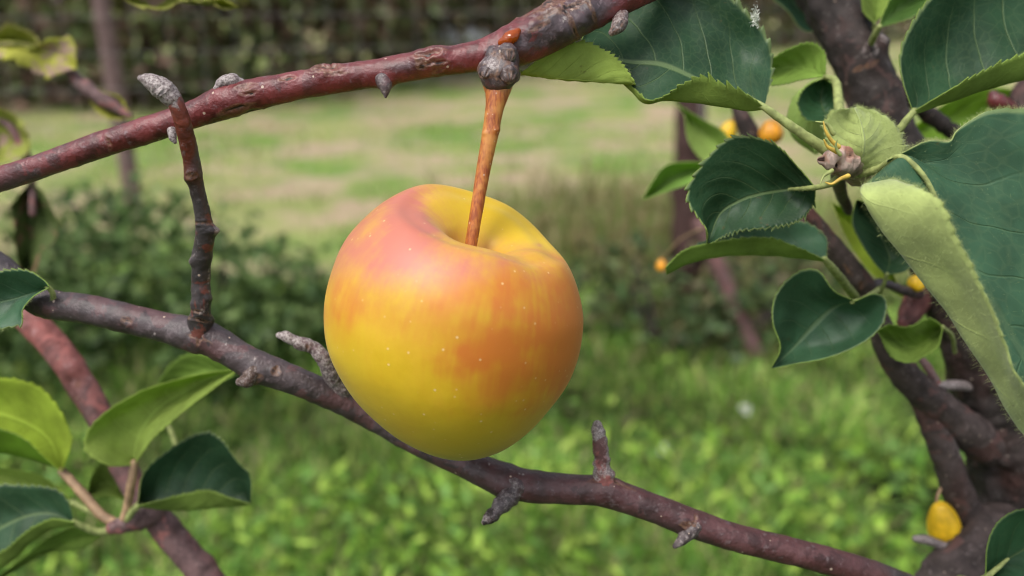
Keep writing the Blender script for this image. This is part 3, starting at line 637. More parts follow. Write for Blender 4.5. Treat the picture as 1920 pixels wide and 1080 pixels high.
V, Fc, _ = tube([(942, 80, .2566, 9), (952, 74, .2558, 13), (962, 67, .2558, 12), (970, 60, .2566, 8)], step=.0004, seg=24, amp=.12, freq=600, lump=.15, seed=4); mk("resin_drop", V, Fc, b.m, ub)

# leaf shown from beneath, tucked behind the branch
leaf(ub, [D(.276, (975, 136), (1040, 128), (1100, 128), (1150, 138), (1192, 158)), D(.2715, (975, 138), (1040, 145), (1100, 150), (1150, 155), (1192, 158)), D(.2695, (978, 134), (1040, 92), (1092, 80), (1132, 95), (1166, 122), (1192, 158))], M['leaf_pale'], 1, teeth=20, seed=12, edgehair=500, petiole=[(955, 110, .268, 5), (965, 128, .27, 5), (978, 137, .2715, 5)])

# ================================================================== LOWER BRANCH
LB = [(-330, 380, .32, 30), (-180, 430, .31, 29), (-60, 470, .303, 27), (0, 500, .299, 26), (45, 545, .296, 27), (85, 568, .294, 31), (150, 578, .292, 29), (220, 593, .291, 30), (300, 612, .290, 30), (360, 628, .289, 35), (400, 640, .289, 33), (460, 675, .289, 31), (510, 697, .290, 31), (580, 724, .293, 29), (650, 755, .299, 29), (720, 792, .303, 28), (800, 835, .302, 29), (880, 872, .297, 30), (930, 893, .294, 34), (985, 910, .292, 33), (1050, 916, .291, 30), (1130, 922, .290, 30), (1200, 944, .290, 29), (1290, 978, .291, 30), (1370, 1005, .292, 28), (1450, 1025, .294, 27), (1540, 1048, .297, 27), (1640, 1078, .302, 28), (1700, 1105, .315, 30), (1755, 1135, .335, 34)]
lb = empty("bare_branch", P(85, 568, .294), "long grey-purple bare branch passing behind the apple from left to lower right", "branch")
wood("bark", LB, M['bark_grey'], lb, rs=.93, step=.0004, seg=60, amp=.035, freq=330, lump=.05, seed=13, base=(.30, 0, 0),
     bumps=((470, 712, 12, 8, 1), (370, 622, 22, 4), (945, 915, 18, 6, 1), (1140, 912, 18, 5, 1), (1285, 985, 14, 4, 1)),
     cracks=((238, 602, 8, 7, 3), (518, 697, 8, 7, 4), (380, 620, 5, 26, 3), (372, 632, 20, 3, 2), (1145, 905, 34, 3, 4), (480, 705, 10, 8, 3), (1292, 985, 12, 6, 3), (1303, 975, 4, 10, 3)),
     paint=((1500, 1040, 260, 40, 0, .7), (1150, 915, 70, 16, 0, .6), (1150, 930, 300, 40, 0, .3), (378, 618, 20, 8, 2, .25), (385, 623, 7, 3, 2, .9), (367, 621, 6, 3, 2, .9), (1300, 985, 16, 12, 2, .4), (423, 645, 3, 3, 2, 1), (440, 647, 3, 3, 2, 1), (478, 672, 3, 4, 2, 1), (290, 626, 3, 3, 2, 1), (132, 594, 3, 3, 2, .8), (973, 889, 3, 3, 2, 1), (981, 890, 3, 3, 2, 1), (917, 870, 3, 3, 2, .9), (584, 708, 3, 3, 2, .9)))
# long upright twig in front of the upper branch
tw = wood("twig", [(374, 628, .287, 27), (376, 600, .284, 22), (377, 570, .281, 19), (377, 520, .279, 19), (380, 470, .275, 20), (384, 440, .272, 19), (380, 400, .269, 16), (371, 360, .266, 15.5), (363, 325, .263, 18), (357, 290, .260, 17), (348, 250, .2565, 17), (338, 215, .2535, 17), (326, 188, .252, 17), (312, 172, .2512, 18)], M['bark_twig'], lb, rs=.9, step=.0004, seg=36, amp=.05, freq=420, lump=.04, ringy=.03, seed=14, base=(.55, 0, 0),
     bumps=((400, 432, 6, 11, 1), (358, 490, 6, 6, 1), (393, 560, 6, 5, 1), (356, 570, 5, 4, 1), (361, 325, 8, 5), (396, 600, 6, 6, 1), (354, 600, 6, 5, 1), (352, 335, 6, 4, 1)),
     cracks=((361, 328, 6, 6, 5), (380, 418, 3, 20, 3), (376, 600, 3, 20, 3), (372, 585, 3, 14, 2)),
     paint=((347, 265, 60, 14, 0, 1.0), (378, 500, 90, 30, 0, -.9), (374, 600, 50, 40, 0, -.8), (400, 430, 10, 5, 2, .9), (357, 500, 60, 4, 2, .6), (395, 500, 80, 4, 2, .6), (361, 320, 10, 10, 2, .5), (318, 178, 20, 26, 2, .7), (330, 200, 20, 8, 2, .5), (376, 585, 26, 24, 2, .4), (350, 400, 90, 4, 2, .4)))  # narrow pale strips paint the backlit rim of fine hairs down both edges
bud(tw, [(322, 184, .2517, 17), (308, 168, .251, 20), (292, 158, .2505, 17), (275, 150, .250, 12), (264, 147, .2498, 6)], M['bark_grey'], base=(0, 0, .95), seed=15, cracks=((292, 165, 4, 8, 4), (306, 172, 3, 12, 5), (299, 163, 3, 6, 4)))
sp_ = wood("spur", [(640, 738, .297, 18), (618, 695, .291, 15), (604, 668, .289, 14), (584, 650, .288, 13), (560, 643, .287, 12)], M['bark_grey'], lb, step=.0004, seg=30, amp=.10, freq=600, lump=.08, ringy=.10, seed=16, base=(0, 0, .7), cracks=((548, 642, 4, 6, 4), (575, 655, 3, 10, 3)))
bud(sp_, [(562, 643, .287, 10.5), (548, 637, .2865, 10), (536, 631, .2862, 11), (524, 629, .286, 7)], M['bark_grey'], base=(0, 0, 1.2), seed=17)
sp_ = wood("spur", [(1135, 912, .289, 24), (1131, 885, .2885, 18), (1127, 850, .288, 14), (1124, 825, .288, 13)], M['bark_pink'], lb, step=.0004, seg=28, amp=.12, freq=700, lump=.06, ringy=.10, seed=18, base=(.5, 0, .15), bumps=((1140, 862, 4, 4, 1), (1115, 870, 4, 3, 1), (1145, 890, 5, 5, 1)), paint=((1131, 885, 16, 30, 2, .6), (1112, 860, 50, 4, 2, .7), (1140, 850, 50, 4, 2, .7)))
bud(sp_, [(1124, 826, .288, 13), (1121, 808, .288, 13), (1120, 797, .288, 9)], M['bark_grey'], base=(0, 0, 1.1), seed=19, cracks=((1124, 797, 4, 3, 4),))
sp_ = wood("spur", [(965, 915, .290, 24), (950, 935, .288, 19), (935, 952, .2865, 15), (924, 966, .286, 13)], M['bark_grey'], lb, step=.0004, seg=26, amp=.12, freq=700, ringy=.1, seed=20, base=(.2, 0, .5), bumps=((960, 940, 8, 6, 1),))
bud(sp_, [(926, 963, .286, 13), (916, 972, .2858, 12), (908, 979, .2857, 6)], M['bark_dark'], base=(0, 0, .4), seed=21, paint=((907, 972, 4, 5, 2, 1),))
bud(lb, [(1300, 985, .289, 18), (1288, 1000, .288, 15), (1277, 1014, .2877, 10), (1266, 1024, .2876, 5)], M['bark_grey'], "spur", base=(.2, 0, .55), seed=22)
bud(lb, [(478, 695, .286, 14), (464, 712, .285, 14), (450, 716, .2848, 8)], M['bark_dark'], "bud", base=(0, .3, .55), seed=23)
leaf(lb, [D(.283, (92, 538), (62, 556), (43, 580), (38, 606), (0, 615), (-70, 622), (-180, 600)), D(.288, (92, 538), (20, 562), (-80, 582), (-180, 598)), D(.281, (92, 538), (80, 524), (50, 509), (0, 511), (-90, 535), (-180, 592))], M['leaf_sheen'], 1, teeth=22, seed=31, edgehair=900, hlen=.0008, petiole=[(100, 560, .289, 5), (98, 548, .287, 5), (90, 539, .286, 5)])

# ================================================================== LEFT LEAFY BRANCH
lf = empty("leafy_branch", P(300, 985, .385), "blurred pinkish branch with a spray of green and yellowish leaves at lower left", "branch")
wood("bark", [(-60, 480, .41, 22), (0, 548, .405, 23), (60, 605, .40, 25), (110, 660, .395, 26), (160, 735, .392, 26), (205, 815, .39, 25), (245, 900, .388, 25), (290, 965, .386, 27), (335, 1020, .385, 28), (390, 1085, .385, 27), (470, 1190, .386, 28)], M['bark_pink'], lf, step=.0009, seg=30, amp=.05, freq=220, lump=.09, seed=41, base=(.6, 0, 0), bumps=((135, 690, 12, 7), (140, 715, 10, -6), (320, 990, 12, 7, 1), (385, 1058, 12, 9, 1)), paint=((320, 1020, 120, 40, 0, -.4), (145, 720, 14, 14, 1, .35)))
wood("leaf_spur", [(285, 960, .382, 26), (258, 975, .376, 21), (232, 985, .372, 17), (212, 990, .370, 13)], M['bark_pink'], lf, step=.0006, seg=22, amp=.12, freq=400, lump=.15, seed=42, base=(.3, 0, .3))
NODE = (228, 986, .372)
leaf(lf, [D(.352, (252, 872, .362), (285, 826), (330, 785), (390, 735), (452, 691, .355)), D(.366, (251, 870), (262, 815), (300, 765), (370, 722), (452, 691, .355)), D(.364, (250, 870), (222, 830), (232, 780), (300, 738), (370, 710), (452, 691, .355)), D(.354, (250, 873, .362), (198, 872), (158, 836), (185, 785), (260, 735), (350, 706), (452, 690, .355))], M['leaf_pale'], 1, teeth=22, seed=43, petiole=[(*NODE, 9), (240, 945, .368, 8), (246, 905, .364, 8), (252, 868, .363, 7)], pmat=M['petiole_pink'])
leaf(lf, [D(.40, (440, 700), (420, 680), (370, 664), (330, 678), (300, 715), (290, 760)), D(.405, (440, 702), (370, 700), (290, 760)), D(.40, (438, 705), (380, 735), (330, 760), (290, 762))], M['leaf_mid'], 1, teeth=20, seed=44, petiole=[(290, 955, .385, 5), (330, 850, .395, 5), (300, 765, .40, 5)])
leaf(lf, [D(.360, (258, 945), (272, 885), (330, 835), (385, 812), (415, 828), (445, 868), (468, 895), (471, 942)), D(.367, (258, 946), (330, 885), (400, 880), (445, 905), (471, 942)), D(.366, (258, 947), (340, 940), (410, 937), (471, 943)), D(.360, (258, 950), (330, 958), (400, 953), (471, 946)), D(.352, (258, 948), (330, 932), (390, 921), (425, 930), (471, 944))], M['leaf'], 2, teeth=24, seed=45, edgehair=500, petiole=[(*NODE, 8), (245, 962, .369, 7), (260, 947, .366, 6)])
leaf(lf, [D(.374, (118, 882), (134, 822), (106, 762), (60, 720), (-40, 711), (-170, 760)), D(.382, (117, 882), (90, 820), (20, 780), (-60, 770), (-170, 775)), D(.380, (116, 882), (60, 862), (0, 850), (-70, 850), (-170, 790)), D(.368, (115, 884), (75, 852), (30, 815), (-40, 800), (-170, 785))], M['leaf_yellow'], 1, teeth=20, seed=46, petiole=[(*NODE, 9), (190, 965, .373, 9), (150, 920, .376, 9), (117, 884, .378, 8)], pmat=M['petiole_pink'])
leaf(lf, [D(.352, (140, 978), (95, 973), (48, 998), (0, 1036), (-130, 1085)), D(.358, (140, 984), (100, 990), (60, 1014), (0, 1062), (-130, 1100)), D(.366, (140, 980), (80, 962), (0, 990), (-130, 1080)), D(.364, (139, 978), (126, 940), (100, 918), (50, 912), (-20, 916), (-130, 1000))], M['leaf'], 2, teeth=22, seed=47, petiole=[(*NODE, 8), (185, 997, .369, 7), (138, 980, .362, 6)])
leaf(lf, [D(.385, (195, 1000), (150, 985), (90, 1010), (40, 1050), (-30, 1100)), D(.389, (195, 1002), (120, 1020), (-30, 1102)), D(.386, (195, 1004), (150, 1030), (80, 1040), (-30, 1105))], M['leaf_mid'], 1, teeth=18, seed=48, petiole=[(*NODE, 6), (210, 996, .38, 5), (193, 1002, .386, 5)])
leaf(lf, [D(.395, (238, 935), (225, 885), (195, 866), (172, 895), (165, 925)), D(.40, (238, 938), (205, 905), (165, 925)), D(.395, (238, 940), (210, 930), (180, 932), (165, 926))], M['leaf'], 1, teeth=14, seed=49, petiole=[(*NODE, 6), (235, 962, .385, 5), (237, 938, .397, 5)])
leaf(lf, [D(.40, (135, 940), (85, 895), (30, 880), (-60, 880)), D(.404, (135, 941), (50, 905), (-60, 884)), D(.40, (135, 943), (80, 925), (10, 922), (-60, 890))], M['leaf_pale'], 1, teeth=14, seed=50, petiole=[(*NODE, 6), (180, 965, .385, 5), (134, 941, .40, 5)])

# ================================================================== WITHERED TWIG, far left
wt = empty("withered_twig", P(-60, 60, .5), "out-of-focus twig with curled withered leaves at the upper left edge", "twig")
wood("bark", [(-160, -40, .50, 16), (-90, 30, .50, 14), (-30, 85, .50, 11), (60, 112, .50, 9), (125, 128, .495, 9), (150, 155, .49, 13), (185, 182, .49, 14), (215, 200, .49, 12), (245, 218, .49, 5)], M['bark_pink'], wt, step=.0012, seg=16, amp=.15, freq=150, lump=.2, seed=61, base=(.2, 0, .35))
wood("bark", [(-90, 30, .50, 12), (-60, 140, .51, 10), (-20, 200, .515, 9), (30, 250, .515, 9), (58, 330, .515, 8), (62, 400, .515, 7)], M['bark_pink'], wt, step=.0015, seg=12, amp=.15, freq=150, lump=.2, seed=62, base=(.4, 0, 0))
kw = dict(teeth=9, tooth=.0035, wave=.007, nu=90, nv=22)
leaf(wt, [D(.485, (145, 122), (138, 78), (95, 70), (40, 80), (-60, 90)), D(.488, (145, 124), (100, 96), (40, 92), (-60, 96)), D(.482, (143, 132), (95, 134), (40, 118), (-60, 112))], M['leaf_dry'], 1, seed=63, **kw)
leaf(wt, [D(.51, (-70, 100), (-10, 55), (30, 48), (62, 62), (75, 85)), D(.52, (-70, 100), (10, 75), (75, 88)), D(.51, (-70, 102), (10, 95), (75, 90))], M['leaf_dry'], 1, seed=64, **kw)
leaf(wt, [D(.505, (-60, 190), (10, 215), (50, 232), (52, 275), (10, 312), (-40, 320)), D(.52, (-60, 195), (0, 250), (-10, 290), (-40, 320)), D(.51, (-60, 200), (-50, 270), (-40, 322))], M['leaf_dry'], 1, seed=65, **kw)
leaf(wt, [D(.51, (60, 338), (85, 380), (93, 425), (75, 460), (60, 510), (45, 530)), D(.525, (58, 338), (55, 420), (50, 470), (45, 530)), D(.51, (56, 340), (22, 380), (22, 430), (35, 480), (45, 530))], M['leaf_brown'], 1, seed=66, **kw)
leaf(wt, [D(.49, (160, 165), (180, 200), (215, 222), (252, 222)), D(.50, (158, 166), (200, 195), (252, 222)), D(.49, (160, 160), (205, 180), (252, 220))], M['leaf_dry'], 1, seed=67, **kw)
tl_ = empty("drooping_twig", P(300, -60, .40), "green withered leaf tip hanging into the top edge above the fence", "twig")
wood("bark", [(330, -260, .42, 9), (300, -140, .41, 8), (240, -40, .405, 6), (225, -8, .40, 5)], M['bark_pink'], tl_, step=.0012, seg=12, amp=.12, freq=200, seed=68)
leaf(tl_, [D(.395, (225, -8), (290, -30), (360, -28), (420, -10), (446, 12)), D(.405, (225, -7), (330, 2), (400, 8), (446, 13)), D(.397, (225, -6), (280, 12), (350, 14), (410, 20), (446, 15))], M['leaf_dry'], 1, seed=69, **kw)

# ================================================================== APPLE TREE AT RIGHT
gb0 = P(1935, 1250, .40)
tr_ = empty("apple_tree", (gb0[0] + .01, gb0[1] + .02, 0), "dark barked apple tree at the right edge with dark green downy leaves", "tree")
def wpt(x, y, d, r_): return (*P(x, y, d), r_ * d / F)
TK = [wpt(1400, -330, .40, 50), wpt(1470, -170, .385, 54), wpt(1555, 0, .375, 50), wpt(1602, 90, .37, 48), wpt(1642, 190, .37, 48), wpt(1682, 300, .372, 52), wpt(1730, 420, .375, 56), wpt(1785, 530, .378, 62), wpt(1850, 660, .382, 74), wpt(1898, 790, .386, 88), wpt(1925, 930, .39, 102), wpt(1935, 1080, .395, 112), (gb0[0], gb0[1], gb0[2], .029), (gb0[0] + .01, gb0[1] + .015, .45, .036), (gb0[0] + .01, gb0[1] + .02, .1, .042), (gb0[0] + .01, gb0[1] + .02, -.05, .055)]
V, Fc, m = tube(TK, world=True, step=.0014, seg=60, amp=.10, freq=150, lump=.12, seed=71, base=(.35, 0, 0), bumps=((1628, 100, 10, 7), (1660, 80, 10, 6, 1)), cracks=((1625, 124, 4, 22, 4),), paint=((1630, 96, 15, 13, 2, 1.5), (1628, 97, 6, 6, 2, -3), (1650, 75, 14, 6, 2, .7), (1665, 125, 16, 4, 2, .6), (1850, 1000, 80, 50, 2, .15), (1890, 900, 40, 30, 0, .6)))
mk("trunk", V, Fc, M['bark_dark'], tr_, cols={"mask": m})
wood("limb", [(1516, 398, .345, 13), (1535, 425, .346, 17), (1562, 462, .348, 21), (1595, 508, .35, 24), (1622, 545, .352, 26), (1645, 600, .354, 27), (1672, 665, .357, 29), (1712, 718, .362, 34), (1765, 765, .367, 36), (1830, 820, .376, 42), (1905, 870, .388, 44)], M['bark_limb'], tr_, rs=.86, step=.0007, seg=34, amp=.07, freq=240, lump=.1, seed=72, base=(.1, 0, 0), bumps=((1612, 530, 14, 6),), cracks=((1614, 533, 6, 6, 4), (1590, 505, 10, 4, 2)), paint=((1516, 398, 22, 20, 0, .9), (1740, 745, 90, 50, 0, .3), (1640, 525, 26, 12, 2, .35)))
wood("limb", [(1728, 735, .368, 30), (1752, 800, .37, 30), (1775, 860, .372, 31), (1800, 930, .376, 34), (1845, 1010, .384, 40)], M['bark_limb'], tr_, rs=.84, step=.0009, seg=30, amp=.07, freq=220, lump=.1, seed=73, base=(.3, 0, .05), paint=((1790, 830, 90, 8, 2, .5),))
wood("limb", [(1735, 1120, .365, 34), (1775, 1072, .366, 40), (1825, 1030, .37, 46), (1890, 985, .384, 52)], M['bark_limb'], tr_, step=.0009, seg=34, amp=.14, freq=200, lump=.16, seed=74, base=(.1, 0, .22))
wood("limb", [(1772, 470, .385, 24), (1745, 525, .38, 25), (1722, 560, .378, 26), (1704, 592, .376, 20), (1694, 604, .375, 12)], M['bark_pink'], tr_, step=.0008, seg=26, amp=.08, freq=220, seed=75, base=(.5, 0, 0))
wood("twig", [(1625, 535, .352, 12), (1660, 532, .355, 9), (1690, 543, .36, 9), (1722, 552, .37, 10)], M['bark_grey'], tr_, step=.0007, seg=16, amp=.12, freq=300, seed=76, base=(0, 0, .4))
wood("twig", [(1672, 150, .375, 13), (1700, 178, .38, 13), (1745, 218, .385, 15), (1790, 248, .388, 14)], M['bark_dark'], tr_, step=.0008, seg=18, amp=.12, freq=250, seed=77, ringy=.08, base=(.4, 0, 0))
wood("twig", [(1700, 640, .37, 7), (1740, 690, .37, 8), (1768, 740, .372, 9), (1790, 775, .378, 10)], M['bark_pink'], tr_, step=.0009, seg=14, amp=.12, freq=250, seed=78, base=(.2, 0, .4))
wood("twig", [(1716, 1010, .366, 6), (1735, 1012, .366, 9), (1765, 1022, .367, 9), (1800, 1040, .37, 9)], M['bark_grey'], tr_, step=.0008, seg=14, amp=.15, freq=250, seed=79, base=(0, 0, .8))
wood("twig", [(1760, 725, .37, 8), (1785, 722, .372, 10), (1820, 725, .376, 9)], M['bark_grey'], tr_, step=.0008, seg=14, amp=.15, freq=250, seed=80, base=(0, 0, .9))
wood("twig", [(1382, 200, .46, 12), (1400, 238, .46, 18), (1425, 290, .46, 18), (1470, 380, .45, 20), (1530, 450, .42, 22), (1590, 505, .36, 18)], M['bark_dark'], tr_, step=.0012, seg=16, amp=.1, freq=200, seed=81, base=(.5, 0, 0))
wood("twig", [(1592, 395, .352, 9), (1578, 365, .34, 11), (1572, 330, .31, 14), (1580, 305, .282, 17)], M['bark_grey'], tr_, step=.0006, seg=18, amp=.1, freq=300, seed=82, base=(.1, 0, .2))
# spur with the leaf bases
M['bud_scale'] = bark("bud_scale_papery", (.48, .36, .30), (.34, .17, .13), rough=.75, lent=.2, spec=.2)
sp_ = wood("leaf_spur", [(1665, 350, .352, 20), (1640, 332, .315, 20), (1616, 318, .285, 26), (1594, 306, .2695, 31), (1572, 302, .2635, 29), (1552, 300, .262, 19), (1541, 300, .2618, 9)], M['bud_scale'], tr_, step=.0004, seg=40, amp=.16, freq=420, lump=.25, seed=83, base=(.1, 0, .25), bumps=((1575, 285, 10, 7), (1592, 318, 10, 6), (1556, 305, 8, 5)), cracks=((1570, 314, 5, 16, 7), (1598, 288, 14, 6, 9), (1558, 320, 12, 4, 6), (1545, 296, 4, 10, 4)), paint=((1590, 280, 14, 8, 0, .9),))
def stip(pts, w, mat, seed):
    wood("stipule", [(*p, w * f) for p, f in zip(pts, np.linspace(1, .25, len(pts)))], mat, tr_, step=.0005, seg=10, amp=.1, freq=500, seed=seed)
M['stip'] = simple("stipule_yellow", (.55, .38, .07), .6, .3, 300)
stip([(1572, 275, .256), (1558, 262, .255), (1548, 244, .254), (1544, 228, .254)], 5, M['stip'], 1)
stip([(1570, 285, .256), (1552, 275, .255), (1545, 262, .254)], 5, M['stip'], 2)
stip([(1562, 250, .256), (1550, 232, .255), (1530, 228, .255)], 5, M['petiole'], 3)
stip([(1560, 320, .256), (1545, 330, .255), (1538, 345, .254)], 4, M['petiole'], 4)
stip([(1590, 330, .256), (1575, 336, .254), (1560, 345, .254), (1548, 342, .254)], 5, M['stip'], 5)
stip([(1575, 290, .255), (1567, 275, .254), (1570, 262, .253)], 4, M['petiole'], 6)
wood("twig", [(2010, 60, .41, 26), (1950, 140, .41, 25), (1915, 200, .41, 24), (1900, 260, .41, 22), (1880, 330, .405, 20)], M['bark_dark'], tr_, step=.0012, seg=20, amp=.12, freq=150, seed=84, base=(.5, 0, 0))
wood("bud", [(1905, 215, .41, 12), (1885, 202, .405, 16), (1868, 190, .40, 17), (1862, 178, .40, 9)], M['bark_red'], tr_, step=.0008, seg=18, amp=.08, freq=200, seed=85, base=(1.3, 0, .2))
fl = empty("white_fluff", P(1417, 40, .279), "tiny white scrap of fluff clinging to the edge of the large top leaf", "fluff")
_n = 160; _b = np.stack([P(x, y, .2785) for x, y in zip(1417 + RNG.normal(0, 4, _n), 32 + RNG.normal(0, 9, _n))])
_v, _q, _t = hairs(_b, RNG.normal(0, 1, (_n, 3)),   .0010, .00016, RNG); mk("fluff", _v, [_q, _t], M['petal'], fl)
HUB = (1585, 318, .276)
# big dark leaf at the top
leaf(tr_, [D(.2665, (1436, 203, .270), (1400, 176), (1350, 156), (1318, 145), (1287, 155), (1250, 178), (1215, 187), (1190, 166, .272), (1140, 120, .276), (1090, 80, .278)),
           D(.2725, (1434, 204, .270), (1400, 207), (1340, 197), (1285, 191), (1245, 187), (1212, 190), (1184, 168, .275), (1140, 125, .277), (1090, 80, .278)),
           D(.2775, (1432, 200, .270), (1370, 172), (1305, 148), (1240, 122), (1165, 114), (1090, 80, .278)),
           D(.284, (1433, 199, .270), (1395, 110), (1335, 50), (1250, 10), (1160, 20), (1090, 78, .278)),
           D(.281, (1434, 198, .270), (1447, 132), (1440, 80), (1405, 30), (1350, -15), (1260, -50), (1150, -40), (1090, 76, .278))], M['leaf'], 2, teeth=24, tooth=.0019, seed=91, nu=220, nv=44, edgehair=900, hlen=.0007,
     petiole=[(1575, 298, .2735, 15), (1540, 275, .272, 11), (1500, 248, .2705, 9), (1460, 220, .270, 8), (1428, 198, .270, 6), (1395, 178, .2745, 3)])
# left dark leaf
leaf(tr_, [D(.284, (1528, 355, .277), (1522, 385), (1495, 413), (1440, 425), (1380, 430), (1330, 456)), D(.289, (1527, 352, .277), (1480, 356), (1430, 364), (1390, 376), (1350, 402), (1328, 456, .286)), D(.284, (1526, 350, .277), (1480, 322), (1410, 312), (1350, 345), (1325, 395), (1327, 456, .286)), D(.279, (1526, 349, .277), (1492, 312), (1444, 268), (1370, 261), (1312, 320), (1292, 368), (1308, 402), (1326, 430), (1327, 456, .286))], M['leaf'], 1, teeth=26, tooth=.0018, seed=92, nu=200, nv=40, edgehair=500, hlen=.0006,
     petiole=[(*HUB, 9), (1565, 340, .272, 7), (1545, 348, .272, 6), (1525, 352, .2765, 5), (1480, 355, .2868, 3)])
# folded leaf under it
leaf(tr_, [D(.304, (1548, 487, .312), (1500, 466), (1440, 447), (1360, 450), (1290, 466), (1248, 500)), D(.311, (1548, 490, .313), (1500, 484), (1450, 479), (1380, 478), (1300, 491), (1249, 514)), D(.321, (1549, 486, .313), (1480, 462), (1380, 455), (1300, 478), (1248, 505)), D(.322, (1550, 482, .313), (1545, 440), (1485, 412), (1400, 424), (1330, 448), (1280, 475), (1248, 502, .313))], M['leaf_sheen'], 2, teeth=24, tooth=.0007, seed=93, edgehair=600, petiole=[(1612, 568, .345, 8), (1590, 540, .33, 8), (1565, 508, .318, 8), (1546, 486, .3125, 6)])
# heart-shaped leaf
leaf(tr_, [D(.308, (1602, 566), (1640, 552), (1661, 566), (1650, 612), (1602, 650), (1540, 671), (1490, 682), (1448, 691)), D(.315, (1601, 566, .31), (1622, 590), (1590, 630), (1530, 658), (1448, 691, .308)), D(.318, (1600, 565, .31), (1562, 578), (1525, 612), (1490, 650), (1448, 691, .308)), D(.315, (1599, 564, .31), (1545, 560), (1500, 580), (1478, 630), (1448, 690, .308)), D(.305, (1598, 564, .31), (1564, 545), (1532, 507), (1490, 515), (1454, 556), (1449, 605), (1464, 652), (1447, 690, .308))], M['leaf_sheen'], 2, teeth=26, tooth=.0005, seed=94, edgehair=600, hlen=.0006, nv=40, petiole=[(1650, 540, .352, 5), (1640, 548, .335, 5), (1615, 562, .316, 5), (1598, 566, .311, 5)])
leaf(tr_, [D(.338, (1660, 515), (1640, 490), (1615, 450), (1600, 415), (1606, 375)), D(.345, (1662, 515, .338), (1668, 480), (1645, 430), (1606, 375)), D(.338, (1664, 515), (1696, 508), (1714, 485), (1690, 445), (1650, 395), (1606, 374))], M['leaf'], 1, teeth=20, tooth=.0006, seed=95, petiole=[(1645, 560, .352, 4), (1655, 540, .344, 4), (1663, 514, .3385, 4)])
# pale downy young leaf beside the spur
leaf(tr_, [D(.264, (1606, 330, .268), (1645, 324), (1682, 304), (1693, 274), (1678, 238), (1648, 215), (1606, 202)), D(.2635, (1605, 329, .268), (1640, 300), (1655, 262), (1640, 225), (1603, 203)), D(.2605, (1604, 328, .268), (1618, 275), (1612, 232), (1600, 203)), D(.262, (1602, 326, .268), (1590, 280), (1584, 238), (1594, 204)), D(.260, (1600, 325, .268), (1578, 298), (1558, 264), (1551, 230), (1564, 209), (1590, 203))], M['leaf_fuzzy'], 2, teeth=15, tooth=.0013, wave=.0016, seed=96, hair=6500, edgehair=2600, hlen=.0009, petiole=[(*HUB, 7), (1598, 326, .272, 6), (1605, 328, .2675, 5)])
# large leaf with a rolled downy margin
leaf(tr_, [D(.252, (1665, 300), (1738, 266), (1785, 266), (1805, 238), (1868, 206), (1965, 230), (2080, 380), (2150, 620), (2140, 960, .23)), D(.254, (1662, 306, .256), (1790, 320), (1930, 420), (2050, 620), (2140, 960, .23)), D(.250, (1660, 312, .258), (1700, 293), (1735, 335), (1770, 405), (1840, 530), (1950, 720), (2140, 960, .23)), D(.238, (1645, 330, .256), (1616, 360), (1652, 428), (1712, 502), (1788, 604), (1856, 712), (1930, 820), (2140, 970, .23)), D(.229, (1648, 333, .254), (1650, 352, .237), (1700, 402), (1762, 480), (1820, 575), (1874, 676), (1928, 778), (2140, 965, .227)), D(.221, (1652, 335, .252), (1690, 342, .236), (1756, 374), (1800, 450), (1850, 545), (1888, 640), (1925, 735), (2140, 960, .225))], M['leaf_fuzzy'], 2, teeth=34, tooth=.0007, wave=.0013, seed=97, nu=240, nv=54, hair=15000, edgehair=7000, hlen=.0012, petiole=[(*HUB, 9), (1615, 325, .268, 8), (1650, 315, .260, 7), (1690, 294, .2505, 6), (1735, 335, .2485, 5), (1770, 405, .2485, 3)])
# top right leaf
leaf(tr_, [D(.290, (1712, 208), (1692, 150), (1689, 105), (1710, 50), (1760, -15), (1850, -90), (1980, -120), (2080, -60)), D(.300, (1713, 208, .29), (1750, 120), (1830, 20), (1940, -40), (2080, -60, .29)), D(.298, (1715, 208, .29), (1810, 158), (1900, 115), (2000, 50), (2080, -60, .29)), D(.290, (1716, 213), (1785, 188), (1860, 164), (1940, 140), (2030, 70), (2080, -58)), D(.281, (1716, 206, .289), (1790, 163), (1860, 127), (1930, 95), (2010, 40), (2080, -60, .288))], M['leaf'], 2, teeth=24, tooth=.0019, seed=98, nu=200, nv=44, edgehair=900, hlen=.0007, petiole=[(1640, 330, .315, 7), (1668, 275, .298, 7), (1690, 238, .292, 7), (1714, 208, .29, 6)])
leaf(tr_, [D(.315, (1550, 142), (1546, 100), (1520, 80), (1480, 90), (1440, 112), (1395, 142)), D(.322, (1550, 143, .316), (1490, 126), (1395, 143)), D(.316, (1550, 144), (1500, 152), (1450, 160), (1395, 144))], M['leaf_mid'], 1, teeth=20, tooth=.0009, seed=99, petiole=[(1578, 290, .285, 9), (1574, 240, .294, 9), (1572, 190, .305, 9), (1566, 152, .313, 7), (1548, 143, .316, 5)], edgehair=400)
leaf(tr_, [D(.345, (1572, 155), (1535, 148), (1495, 175), (1477, 215), (1486, 255), (1530, 290)), D(.335, (1573, 158, .345), (1540, 190), (1520, 240), (1530, 290)), D(.345, (1574, 160), (1572, 215), (1560, 265), (1530, 290))], M['leaf_light'], 1, teeth=16, tooth=.0004, seed=100, petiole=[(1582, 290, .30, 5), (1580, 220, .325, 5), (1573, 157, .345, 4)])
leaf(tr_, [D(.317, (1552, 226), (1515, 224), (1498, 195), (1512, 165), (1545, 148)), D(.323, (1553, 226, .318), (1540, 190), (1545, 148)), D(.317, (1554, 226), (1572, 205), (1568, 170), (1545, 148))], M['leaf_mid'], 1, teeth=14, tooth=.0007, seed=101, petiole=[(1580, 290, .29, 4), (1565, 255, .305, 4), (1553, 226, .3175, 4)])
